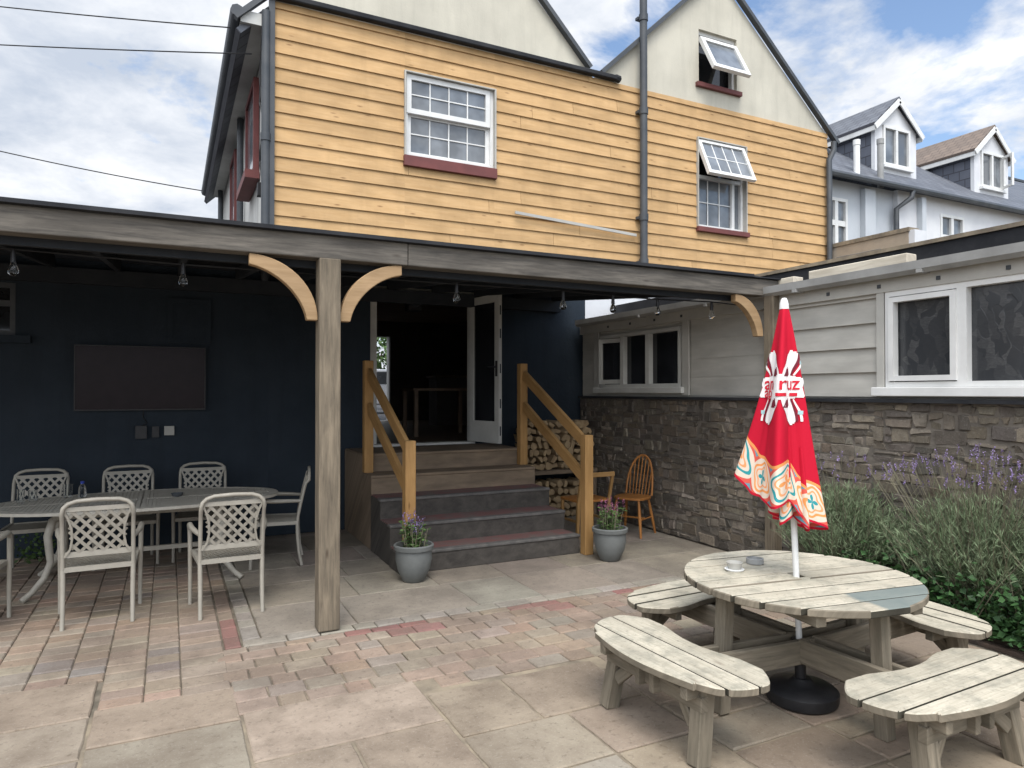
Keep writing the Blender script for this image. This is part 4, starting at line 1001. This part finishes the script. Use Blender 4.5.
m = MB(); m.lathe([(.05, 0), (.05, .028), (.042, .03), (.04, .014), (0, .012)], (3.13, 3.05, .682), 20); tag(m.build('tin_ashtray', m_gutter, smooth=40), 'shallow metal ashtray behind the parasol pole on the picnic table', 'ashtray')

# ================================================================== PARASOL
ps = thing('parasol', 'closed red parasol with patterned cream border standing through the picnic table', 'parasol', (3.126, 2.71, 0))
PB = Vector((3.126, 2.71, 0)); PT = Vector((3.06, 2.76, 2.19)); pole = lambda z: PB.lerp(PT, z/2.19)
m = MB(); m.lathe([(.165, 0), (.185, .012), (.19, .03), (.19, .068), (.172, .084), (.11, .098), (.07, .104), (.05, .125), (.045, .13), (0, .13)], (3.126, 2.71, .001), 36); bs = m.build('base', m_black, ps, smooth=40)
m = MB(); m.tube([pole(.12), pole(.34)], .03, 14); m.tube([pole(.30), pole(.34)], .04, 14); m.build('stem', m_black, bs, smooth=40)
m = MB(); m.tube([pole(.12), pole(2.17)], .0165, 14); m.build('pole', m_whitepaint, ps, smooth=50)
m = MB(); m.lathe([(.026, -.03), (.024, 0), (.018, .02), (.012, .032), (0, .034)], PT, 16); m.build('finial', m_whitepaint, ps, smooth=50)
TH0 = math.atan2(-2.71, -3.1)       # direction of the camera side
def hem(a):  # hem height against angle measured from the front, positive to the viewer's right
    return 1.10 + .04*math.sin(3*a+.6) - .10*math.sin(a+.2) + .015*math.sin(7*a)
def rad(a, t):
    base = .022 + .155*t**.9 + .015*t*t
    fold = (.052*t)*math.cos(5*a+.5+.35*math.sin(2.2*t)) + (.024*t*t**.4)*math.cos(9*a+1.3-.5*t) + .012*t*t*math.cos(13*a+t) + .018*math.sin(3.14*min(t, 1))*math.cos(3*a+.8)
    return base*(1+.20*math.sin(-a)*t) + fold
def surf(a, z, off=0):
    t = (2.17-z)/(2.17-1.08); r = rad(a, max(0, t))+off; c = pole(z) + Vector((0, 0, 0))
    th = TH0 + a
    lean = Vector((math.cos(TH0-math.pi/2), math.sin(TH0-math.pi/2), 0))*(.05*t)   # sags to the viewer's left
    return c + Vector((math.cos(th)*r, math.sin(th)*r, 0)) + lean
def cloth(hemf, rs, off=0, zt=2.165):
    m = MB(); NA, NZ = 288, 60; P = []; U = []
    for j in range(NZ+1):
        for i in range(NA+1):
            a = -math.pi+2*math.pi*i/NA; h = hemf(a); z = zt+(h-zt)*j/NZ
            p = surf(a, z, off); c = pole(z); p = c+(p-c)*rs if rs != 1 else p
            P.append(p); U.append((a*.19, z-h))
    k = NA+1; m.add(P, [(j*k+i, j*k+i+1, (j+1)*k+i+1, (j+1)*k+i) for j in range(NZ) for i in range(NA)], U); return m
def m_parasol():
    m, t, b = base_mat('red printed parasol cloth'); setp(b, .8, .2)
    tc = t.nodes.new('ShaderNodeTexCoord'); s = t.nodes.new('ShaderNodeSeparateXYZ'); t.links.new(tc.outputs['UV'], s.inputs[0])
    u, v = s.outputs[0], s.outputs[1]
    cell = .16
    uu = nmath(t, 'SUBTRACT', nmath(t, 'FRACT', nmath(t, 'DIVIDE', nmath(t, 'ADD', u, 5.02), cell)), .5)
    vv = nmath(t, 'SUBTRACT', nmath(t, 'DIVIDE', nmath(t, 'SUBTRACT', v, .015), .19), .5)
    r = nmath(t, 'SQRT', nmath(t, 'ADD', nmath(t, 'MULTIPLY', uu, uu), nmath(t, 'MULTIPLY', vv, vv)))
    an = nmath(t, 'ARCTAN2', vv, uu)
    par = nmath(t, 'FLOOR', nmath(t, 'MULTIPLY', nmath(t, 'FRACT', nmath(t, 'DIVIDE', nmath(t, 'ADD', u, 5.02), cell*2)), 2))
    def band(x, c, w_): return nmath(t, 'LESS_THAN', nmath(t, 'ABSOLUTE', nmath(t, 'SUBTRACT', x, c)), w_)
    wavy = nmath(t, 'ADD', r, nmath(t, 'MULTIPLY', nmath(t, 'SINE', nmath(t, 'MULTIPLY', an, 4)), .05))
    ring = band(wavy, .40, .034); ring2 = band(wavy, .27, .026)
    petal = nmath(t, 'LESS_THAN', r, nmath(t, 'MULTIPLY', nmath(t, 'ABSOLUTE', nmath(t, 'COSINE', nmath(t, 'MULTIPLY', an, 2))), .21))
    cream, teal, orange, coral, red = (.66, .55, .44), (.03, .27, .29), (.72, .28, .09), (.72, .25, .16), (.47, .006, .026)
    ca = nmix(t, par, teal, orange); cb2 = nmix(t, par, orange, teal)
    col = nmix(t, ring, cream, cb2); col = nmix(t, ring2, col, (.75, .30, .13)); col = nmix(t, nmath(t, 'GREATER_THAN', r, .54), col, (.60, .10, .07)); col = nmix(t, nmath(t, 'GREATER_THAN', r, .63), col, (.12, .28, .34)); col = nmix(t, petal, col, ca)
    col = nmix(t, nmath(t, 'GREATER_THAN', v, .205), col, orange)
    col = nmix(t, nmath(t, 'GREATER_THAN', v, .222), col, red)
    col = nmix(t, nmath(t, 'LESS_THAN', v, .013), col, red)
    t.links.new(col, b.inputs['Base Color'])
    wv = nnoise(t, nmap(t, tc.outputs['Object'], (1, 1, .3)), 12, 4); add_bump(t, b, wv, .25, .02)
    return m
m_par = m_parasol()
cn = cloth(hem, 1).build('canopy', m_par, ps, smooth=180, recalc=False)
hem2 = lambda a: .995 + .03*math.sin(4*a+1) - .02*math.sin(a)
inner = MB(); NA, NZ = 120, 14; P = []; U = []
for j in range(NZ+1):
    for i in range(NA+1):
        a = -math.pi+2*math.pi*i/NA; h = hem2(a); z = 1.40+(h-1.40)*j/NZ; t = (1.40-z)/.4
        r = (.112)*(.72+.28*t) + .030*math.cos(6*a+2)*(.4+t) + .015*math.cos(11*a) - .02*t*t
        c = pole(z); th = TH0+a; sh = Vector((math.cos(TH0+math.pi/2), math.sin(TH0+math.pi/2), 0))*(-.01*t) + Vector((math.cos(TH0), math.sin(TH0), 0))*.02*t
        P.append(c+Vector((math.cos(th)*r, math.sin(th)*r, 0))+sh); U.append((a*.13+.04, z-h))
k = NA+1; inner.add(P, [(j*k+i, j*k+i+1, (j+1)*k+i+1, (j+1)*k+i) for j in range(NZ) for i in range(NA)], U)
inner.build('canopy_fold', m_par, ps, smooth=180, recalc=False)
# printed badge and lettering: thin prints following the folds
m_white_print = M_plain('white print', (.78, .74, .72), (.74, .70, .68), rough=.8, bump=0)
m_maroon = M_plain('maroon print', (.16, .015, .03), (.14, .012, .025), rough=.8, bump=0)
m_redprint = M_plain('red print', (.55, .012, .03), (.5, .012, .03), rough=.8, bump=0)
m_tealprint = M_plain('pale teal print', (.35, .55, .56), (.33, .5, .52), rough=.8, bump=0)
BC = 1.725; A0 = -.12
def onto(s, h, off):
    z = BC+h; t = (2.17-z)/1.09; return surf(A0 - (-s)/(.055+.15*t), z, off)
def grid_print(mb, poly, off, nx=26, nz=26):
    xs = [p[0] for p in poly]; zs = [p[1] for p in poly]; x0, x1, z0, z1 = min(xs), max(xs), min(zs), max(zs)
    # scanline fill into narrow strips that follow the cloth
    for j in range(nz):
        za, zb = z0+(z1-z0)*j/nz, z0+(z1-z0)*(j+1)/nz; zm = (za+zb)/2; cr = []
        for i in range(len(poly)):
            (ax, ay), (bx_, by) = poly[i], poly[(i+1) % len(poly)]
            if (ay <= zm) != (by <= zm): cr.append(ax+(bx_-ax)*(zm-ay)/(by-ay))
        cr.sort()
        for a, b in zip(cr[::2], cr[1::2]):
            n = max(1, int((b-a)/.012))
            for q in range(n):
                p0, p1 = a+(b-a)*q/n, a+(b-a)*(q+1)/n
                mb.quad([onto(p0, za, off), onto(p1, za, off), onto(p1, zb, off), onto(p0, zb, off)])
def ptl(ang, l0, l1, w_):
    d = Vector((math.cos(ang), math.sin(ang))); n = Vector((-d.y, d.x))
    return [tuple(d*(l0+(l1-l0)*t)+n*w_*f) for t, f in ((0, .25), (.4, .8), (.8, 1), (1, .7), (1.04, 0), (1, -.7), (.8, -1), (.4, -.8), (0, -.25))]
wh = MB(); mr = MB(); tl = MB()
for ang in (62, 118, 242, 298): grid_print(wh, ptl(R(ang), .01, .215, .044), .005)
grid_print(wh, [(-.16, -.052), (-.05, -.066), (.05, -.066), (.16, -.052), (.145, 0), (.16, .048), (.05, .072), (-.05, .072), (-.16, .048), (-.145, 0)], .0055)
for ang in (25, 155, 205, 335):
    for k, w_ in ((0, .008), (.024, .006)):
        pts = [(math.copysign(.075+k+.05*math.sin(q), math.cos(R(ang))), math.copysign(.065+.12*q/1.57, math.sin(R(ang)))) for q in [i*.157 for i in range(11)]]
        for p, q in zip(pts, pts[1:]): grid_print(mr if k == 0 else wh, [(p[0]-w_, p[1]), (p[0]+w_, p[1]), (q[0]+w_, q[1]), (q[0]-w_, q[1])] , .007, nz=2)
    p = pts[6]; grid_print(tl, [(p[0]-.012, p[1]-.01), (p[0]+.012, p[1]-.01), (p[0]+.012, p[1]+.01), (p[0]-.012, p[1]+.01)], .009, nz=3)
    grid_print(mr, [(math.copysign(.035, math.cos(R(ang))) + x, math.copysign(.085, math.sin(R(ang))) + z) for x, z in ((-.02, -.025), (.02, -.02), (.012, .025), (-.006, .012))], .0075, nz=6)
wh.build('badge_print', m_white_print, cn, recalc=False); tag(mr.build('badge_stripes', m_maroon, cn, recalc=False), kind='stuff'); tl.build('badge_marks', m_tealprint, cn, recalc=False)
def letters(txt, size, s0, h0, off):
    cu = bpy.data.curves.new('lettering', 'FONT'); cu.body = txt; cu.size = size; cu.resolution_u = 3; cu.offset = .001
    tmp = bpy.data.objects.new('lettering_source', cu); COL.objects.link(tmp)
    dg = bpy.context.evaluated_depsgraph_get(); me = bpy.data.meshes.new_from_object(tmp.evaluated_get(dg))
    b = bmesh.new(); b.from_mesh(me); bmesh.ops.triangulate(b, faces=b.faces)
    bmesh.ops.subdivide_edges(b, edges=[e for e in b.edges if e.calc_length() > .02], cuts=2)
    mb = MB(); b.verts.ensure_lookup_table()
    mb.add([onto(s0+v.co.x, h0+v.co.y, off) for v in b.verts], [[v.index for v in f.verts] for f in b.faces]); b.free()
    bpy.data.objects.remove(tmp); return mb
letters('an ruz', .105, -.135, -.012, .0105).build('lettering', m_redprint, cn, recalc=False)
letters('ap', .085, -.135, -.055, .0105).build('lettering', m_redprint, cn, recalc=False)
sm = MB(); grid_print(sm, [(-.02, -.048), (.03, -.048), (.03, -.03), (-.02, -.03)], .0105, nz=3); grid_print(sm, [(.06, -.048), (.12, -.048), (.12, -.03), (.06, -.03)], .0105, nz=3); sm.build('lettering_bars', m_redprint, cn, recalc=False)

# ================================================================== STRING LIGHTS
fs = thing('festoon_lights', 'string of clear festoon bulbs hanging under the porch beam', 'string lights', (1, 5.2, 2.6))
bulbs = [(x, 5.25) for x in (-.88, .08, 2.10, 3.11, 3.64, 4.15, 4.82)]
bulbs.sort(); cab = MB(); cab.tube([(x, y, 2.585+.01*math.sin(i*2)) for i, (x, y) in enumerate([(-3, 5.25)]+bulbs+[(5.2, 5.25)])], .006, 6); cab.build('cable', m_cable, fs)
for x, y in bulbs:
    m = MB(); m.tube([(x, y, 2.59), (x, y, 2.51)], [.012, .017], 10); so = m.build('socket', m_black, fs)
    m = MB(); m.lathe([(.012, 0), (.016, -.012), (.03, -.05), (.028, -.07), (.015, -.085), (0, -.088)], (x, y, 2.512), 14); m.build('bulb', m_clear, so, smooth=60)
# overhead cables
for pts, lb in ((((-4.56, 13.25, 7.55), (-1.97, 11, 6.74), (.62, 8.75, 6.01)), 'topmost thin black overhead cable crossing the sky at the upper left'),
                (((-4.8, 13.25, 6.8), (-1.97, 11, 6.24), (.86, 8.75, 5.75)), 'second black overhead cable below the topmost one at the upper left'),
                (((-5.6, 18.9, 7.4), (-2.3, 17.7, 6.65), (.7, 16.5, 6.1)), 'lowest overhead cable, sloping down to the far eaves of the house')):
    m = MB(); P = [Vector(p) for p in pts]; q = [((1-t)**2)*P[0]+2*t*(1-t)*(P[1]*2-(P[0]+P[2])/2)*1+t*t*P[2] for t in [i/16 for i in range(17)]]
    m.tube(q, .008 if P[0].y < 15 else .012, 5); tag(m.build('overhead_cable', m_cable), lb, 'cable')
# rubble on the porch roof
for x, y, s, lb, mt in ((-.28, 5.6, .13, 'broken red brick lying on the porch roof at the left', m_brick), (-.45, 5.62, .09, 'grey rubble lump beside the broken brick on the porch roof', m_mortar), (.22, 5.6, .07, 'small pale stone alone on the porch roof left of the house corner', m_joint_pale)):
    m = MB(); m.lathe([(s*.8, 0), (s, .04), (s*.7, s*.55), (s*.2, s*.65), (0, s*.62)], (0, 0, 0), 7); o = m.build('rubble', mt); o.location = (x, y, 2.86+(y-4.94)*.094-.01); o.scale = (1.3, .8, .8); tag(o, lb, 'rubble')

# ================================================================== PLANTING BED
m_brick_dk = M_plain('dark brown edging', (.12, .085, .065), (.075, .06, .05), scale=14, rough=1, bump=.5)
ed = MB(); ed.bx(4.90, 4.965, -2.5, 4.75, -.02, .02); tag(ed.build('bed_edging', m_brick_dk, bevel=.01), 'low dark timber edging along the front of the planting bed', 'edging')
def lavender(x, y, h, r, label, seed, nf):
    random.seed(seed); t = thing('lavender_bush', label, 'shrub', (x, y, 0)); fo_ = MB(); stl = MB(); flw = MB()
    for i in range(900):
        a = random.uniform(0, 6.28); q = random.random()**.6; d = Vector((math.cos(a)*q*.5*r, math.sin(a)*q*r*1.15, h*(.78-.35*q*q))); b = Vector((x+random.gauss(0, .06), y+random.gauss(0, .12), .04))
        e = b+d*random.uniform(.75, 1.0); e.x = min(e.x, 5.34)
        if random.random() < .35: stl.tube([b, b.lerp(e, .5)+Vector((0, 0, .05)), e], [.005, .004, .002], 3, cap=False)
        for k in range(22):
            p = b.lerp(e, random.uniform(.42, 1)**.8); dd = (d.normalized()*.9+Vector((random.gauss(0, .55), random.gauss(0, .55), random.gauss(.2, .4))))
            leafquad(fo_, p, dd, random.uniform(.04, .085), random.uniform(.0035, .0065))
    for i in range(nf):
        a = random.uniform(0, 6.28); q = random.random()**.5; d = Vector((math.cos(a)*q*.5*r, math.sin(a)*q*r*1.15, h*(.98-.22*q))); b = Vector((x, y+random.gauss(0, .1), .1)); e = b+d; e.x = min(e.x, 5.33)
        stl.tube([b.lerp(e, .6), e], .002, 3, cap=False)
        for k in range(9):
            p = e+Vector((0, 0, -.004-.006*k)); leafquad(flw, p, (random.gauss(0, 1), random.gauss(0, 1), .8), .013, .011)
    fo_.build('foliage', m_lav, t, recalc=False); stl.build('stems', m_lavst, t, recalc=False); tag(flw.build('flower_spikes', m_purple, t, recalc=False), kind='stuff')
lavender(5.12, 4.0, 1.2, .60, 'lavender bush with few flowers directly right of the parasol', 3, 35)
lavender(5.12, 2.9, 1.28, .66, 'full lavender bush with many purple flower spikes below the white window', 4, 150)
lavender(5.12, 1.95, 1.34, .64, 'lavender bush at the right edge of the picture', 5, 190)
random.seed(21)
iv = MB()
for i in range(8000):
    y = random.uniform(.6, 4.5); x = 4.86+abs(random.gauss(0, .2)); 
    if x > 5.34: continue
    hz = (.2+.3*random.random()**1.5)*(1-.6*max(0, (y-3.6)/.9)); q = random.uniform(0, 6.28); s_ = random.uniform(.03, .065)
    leafquad(iv, (x, y, .05+hz*random.random()), (math.cos(q)*.8-.25, math.sin(q), random.uniform(-.1, .5)), s_, s_*.85, .008)
tag(iv.build('ground_ivy', m_ivy, recalc=False), 'dense dark green leafy ground cover under the lavender', 'ground cover', kind='stuff')

# ================================================================== NEIGHBOURING TERRACE
nb = thing('terrace_house', 'white rendered terrace with slate roof and two gabled dormers beyond the boarded house', 'building', (20, 10.5, 0))
YN = 10.5
m = MB(); WN = [(12.9, 13.62, 4.7, 6.02), (16.8, 17.75, 4.6, 6.05)]
m.wall(12.3, 15.2, 0, 6.42, [WN[0]], YN, YN+.25, FX); m.build('wall', m_paleblue, nb)
m = MB(); m.wall(15.2, 40, 0, 6.42, [WN[1]], YN-.12, YN+.25, FX); m.bx(12.3, 12.5, 10.8, 17.5, 0, 6.4); m.build('wall', m_white_ren, nb)
m = MB(); m.bx(14.05, 14.4, YN-.14, YN-.001, 3, 6.3); m.bx(15.9, 16.05, YN-.26, YN-.121, 5.3, 6.3); m.build('pilaster', m_paleblue, nb)
for w_ in WN:
    yn = YN if w_[0] < 15 else YN-.12
    f = MB(); frame(f, *w_, yn-.02, yn+.08, .07, FX); mid = (w_[0]+w_[1])/2; f.bx(mid-.05, mid+.05, yn-.015, yn+.07, w_[2]+.06, w_[3]-.06); f.bx(w_[0]+.06, w_[1]-.06, yn-.01, yn+.06, w_[3]-.62, w_[3]-.5)
    fo = f.build('window', m_upvc, nb); p = MB(); p.bx(w_[0]+.04, w_[1]-.04, yn+.04, yn+.05, w_[2]+.04, w_[3]-.04); p.build('pane', m_glass, fo)
l = math.hypot(3.8, 2.82); th = 0.06
m = MB(); m.add([(12.2, YN-.3, 6.42), (40, YN-.3, 6.42), (40, YN+3.5, 9.24), (12.2, YN+3.5, 9.24)], [(0, 1, 2, 3)], [(0, 0), (27.8, 0), (27.8, l), (0, l)])
m.add([(12.2, YN+7.3, 6.42), (40, YN+7.3, 6.42), (40, YN+3.5, 9.24), (12.2, YN+3.5, 9.24)], [(0, 1, 2, 3)], [(0, 0), (27.8, 0), (27.8, l), (0, l)]); m.build('roof', m_slate, nb, recalc=False)
if False: m = MB(); m.add([(18.9, YN-.31, 6.45), (40, YN-.31, 6.45), (40, YN+3.5, 9.27), (18.9+3.0, YN+3.5, 9.27)], [(0, 1, 2, 3)], [(0, 0), (22, 0), (22, l), (0, l)])
m = MB(); m.tube([(12.2, YN-.36, 6.40), (40, YN-.36, 6.40)], .07, 8); m.tube([(12.2, YN+3.5, 9.27), (40, YN+3.5, 9.27)], .07, 6); m.build('gutter', m_darkplastic, nb)
m = MB(); m.tube([(15.4, YN-.36, 6.36), (15.36, YN-.36, 6.2), (15.1, YN-.16, 5.95), (15.1, YN-.16, 3)], .06, 8); m.tube([(12.62, YN-.1, 6.4), (12.62, YN-.1, 3)], .06, 8); m.build('downpipe', m_darkplastic, nb, smooth=50)
def dormer(x0, x1, rm, open_=False):
    xm = (x0+x1)/2; y0 = YN+.7; zb = 7.0; ze = 8.32; za = 9.02
    d = MB(); wn = (x0+.28, x1-.28, 7.34, 8.34)
    d.wall(x0, x1, zb, ze, [wn], y0, y0+.1, FX); d.prism([(x0, ze), (x1, ze), (xm, za-.08)], y0+.001, y0+.1, lambda a, b, h: (a, h, b)); do = d.build('dormer', m_white_ren, nb)
    for x in (x0, x1):
        c = MB(); c.add([(x, y0+.1, zb-.2), (x, y0+2.6, ze), (x, y0+.1, ze)], [(0, 1, 2)], [(0, 0), (2.5, 1.3), (0, 1.3)])
        c.build('dormer_cheek', m_slatehang, do, recalc=False)
    r = MB(); sl_l = math.hypot(xm-x0+.2, .86)
    for s in (-1, 1):
        xe = x0-.14 if s < 0 else x1+.14; ze_ = 8.24
        P = [Vector((xe, y0-.10, ze_)), Vector((xm, y0-.10, za+.02)), Vector((xm, y0+3.0, za+.02)), Vector((xe, y0+2.9, ze_))]; n = Vector((0, 0, .07))
        r.add(P+[p+n for p in P], [(0, 1, 2, 3), (4, 5, 6, 7), (0, 1, 5, 4), (0, 3, 7, 4), (1, 2, 6, 5), (2, 3, 7, 6)], [(0, 0), (0, sl_l), (3, sl_l), (3, 0)]*2)
    r.build('dormer_roof', rm, do)
    b = MB()
    for xe in (x0-.13, x1+.13): b.bar((xe, y0-.235, 8.16), (xm, y0-.235, za-.02), .03, .16, up=(0, 1, 0)) if False else b.bar((xe, y0-.115, 8.19), (xm, y0-.115, za-.03), .13, .028, up=(0, 1, 0))
    for xe in (x0-.11, x1+.11): b.bx(xe-.02, xe+.02, y0-.09, y0+2.4, 8.12, 8.24)
    b.build('barge_board', m_upvc, do)
    f = MB(); frame(f, *wn, y0-.04, y0+.05, .07, FX); f.bx(xm-.04, xm+.04, y0-.035, y0+.045, wn[2]+.06, wn[3]-.06); f.bx(wn[0]-.05, wn[1]+.05, y0-.1, y0-.001, wn[2]-.07, wn[2]-.002); f.build('dormer_window', m_upvc, do)
    p = MB(); p.bx(wn[0]+.05, xm, y0+.02, y0+.03, wn[2]+.05, wn[3]-.05); p.bx(xm+.001, wn[1]-.05, y0+.02, y0+.03, wn[2]+.05, wn[3]-.05); p.build('dormer_pane', m_glass, do)
    if open_:
        q = MB(); M = Matrix.Rotation(R(60), 3, 'Z'); pv_ = Vector((wn[1]-.03, y0-.04, 0)); fn = lambda a, n, z: tuple(pv_+M @ Vector((-a, n, 0))+Vector((0, 0, z)))
        q.wall(0, .42, wn[2]+.05, wn[3]-.05, [(.06, .36, wn[2]+.11, wn[3]-.11)], -.025, .025, fn); q.build('open_casement', m_upvc, do)
dormer(15.55, 17.15, m_slate); dormer(19.65, 21.25, m_tile, True)
for x, z0_, z1_, mt, hh in ((14.15, 6.6, 7.5, m_whitepaint, .07), (14.98, 6.5, 7.66, m_gutter, .07)):
    m = MB(); m.tube([(x, YN+.15, z0_), (x, YN+.15, z1_)], hh, 12); m.tube([(x, YN+.15, z1_-.12), (x, YN+.15, z1_)], hh*1.15, 12); m.build('flue_pipe', mt, nb, smooth=50)

# ================================================================== INSIDE THE DOORWAY AND BEYOND
bc = thing('bar_counter', 'dark bar counter deep inside the open doorway', 'counter', (6.1, 13.8, 1.0))
m = MB(); m.bx(5.0, 7.6, 13.6, 14.1, 1.0, 2.0); m.build('front', m_inner, bc); m = MB(); m.bx(4.95, 7.65, 13.5, 14.15, 2.002, 2.05); m.build('top', m_step_brown, bc, bevel=.006)
tb = thing('pub_table', 'dark wooden table just inside the open doorway', 'table', (4.0, 10.6, 1.0))
m = MB(); m.bx(3.4, 4.5, 10.3, 11.0, 1.72, 1.76); m.build('tabletop', m_floor, tb)
for x in (3.46, 4.44):
    for y in (10.36, 10.94): m = MB(); m.bx(x-.03, x+.03, y-.03, y+.03, 1.0, 1.719); m.build('leg', m_floor, tb)
sk = thing('bar_stool', 'tall bar stool in the dim room, right of the pub table', 'stool', (5.1, 11.4, 1.0))
m = MB(); m.lathe([(.17, .72), (.18, .75), (.16, .78), (0, .78)], (5.1, 11.4, 1.0), 18); m.build('seat', m_step_brown, sk)
for q in range(4): a = q*1.571+.78; m = MB(); m.tube([(5.1+.12*math.cos(a), 11.4+.12*math.sin(a), 1.72), (5.1+.2*math.cos(a), 11.4+.2*math.sin(a), 1.0)], .016, 6); m.build('leg', m_inner, sk)
pl = thing('pendant_lamp', 'small red pendant lampshade inside the doorway by the glazed door', 'lamp', (4.9, 11.0, 3.42))
m = MB(); m.tube([(4.9, 11, 3.42), (4.9, 11, 2.72)], .006, 5); m.build('cord', m_cable, pl); m = MB(); m.lathe([(.03, .12), (.06, .10), (.15, 0), (.145, 0), (.05, .095)], (4.9, 11, 2.6), 20); m.build('shade', m_red, pl, smooth=50)
sp = MB(); sp.box((3.1, 9.4, 3.0), (.2, .18, .3)); spk = thing('loudspeaker', 'small black loudspeaker hung from the ceiling inside the doorway', 'speaker', (3.1, 9.4, 3.15)); sp.build('cabinet', m_black, spk, bevel=.01)
m = MB(); m.tube([(3.1, 9.4, 3.42), (3.1, 9.4, 3.15)], .015, 6); m.build('bracket', m_black, spk); m = MB(); m.lathe([(.07, 0), (.06, .012), (0, .004)], (0, 0, 0), 16)
m2 = MB(); m2.add([(x+3.1, 9.308-z_, y_+2.96) for x, y_, z_ in m.v], m.f); m2.build('cone', m_darkplastic, spk)
# hatchback parked in the street behind the house
car = thing('parked_car', 'silver hatchback with red tail light seen through the house from behind', 'car', (6.5, 23.0, .98))
prof = [(-1.95, .30), (-2.0, .62), (-1.93, .92), (-1.72, 1.38), (-1.2, 1.48), (.1, 1.46), (.85, .98), (1.75, .84), (1.98, .62), (1.98, .28)]
CX = lambda a, b, h: (6.5+a, 23.0+h, .98+b)
m = MB(); m.prism(prof, -.85, .85, CX); m.build('body', m_carpaint, car, bevel=.06, seg=3)
for s in (-1, 1):
    m = MB(); m.prism([(-1.55, .98), (-1.45, 1.36), (-.1, 1.38), (.62, .98)], s*.852, s*.862, CX); m.build('side_window', m_glass_blk, car)
    for a in (-1.25, 1.25):
        m = MB(); m.lathe([(.0, -.09), (.28, -.09), (.31, -.06), (.31, .06), (.28, .09), (0, .09)], n=24); w3 = MB(); w3.add([(6.5+a+x, 23.0+s*.80+z_, .98+.31+y_) for x, y_, z_ in m.v], m.f); wo3 = w3.build('wheel', m_black, car, smooth=40)
        m = MB(); m.lathe([(.0, 0), (.19, 0), (.19, .01), (0, .02)], n=20); w3 = MB(); w3.add([(6.5+a+x, 23.0+s*.892+s*z_, .98+.31+y_) for x, y_, z_ in m.v], m.f); w3.build('rim', m_gutter, wo3)
    m = MB(); m.bx(6.5-2.02, 6.5-1.80, 23+s*.66-.16, 23+s*.66+.185, 1.70, 1.95); m.build('tail_light', m_red, car, bevel=.02)
m = MB(); m.bar(CX(-1.945, .98, 0), CX(-1.77, 1.34, 0), 1.4, .03, up=(0, 1, 0)) if False else m.prism([(-1.955, .98), (-1.79, 1.34), (-1.76, 1.34), (-1.92, .98)], -.68, .68, CX); m.build('rear_window', m_glass_blk, car)
tre = thing('street_tree', 'leafy green tree in the street seen through the open doorway', 'tree', (7.2, 28, .98)); random.seed(5)
m = MB(); m.tube([(7.2, 28, .98), (7.25, 28, 2.2), (7.1, 28.1, 3.6)], [.16, .12, .06], 8); m.tube([(7.25, 28, 2.2), (8.0, 28.2, 3.4)], [.07, .03], 6); m.build('trunk', m_bark, tre, smooth=60)
m = MB()
for i in range(2600):
    v = Vector((random.gauss(0, 1), random.gauss(0, 1), random.gauss(0, .8))); v = v.normalized()*random.uniform(.5, 1)**.5*1.6*(1+.2*math.sin(5*v.x+3*v.z)); leafquad(m, Vector((7.2, 28, 3.5))+v, (random.gauss(0, 1), random.gauss(0, 1), random.gauss(0, 1)), random.uniform(.14, .24), .12)
m.build('crown', m_leaf, tre, recalc=False)
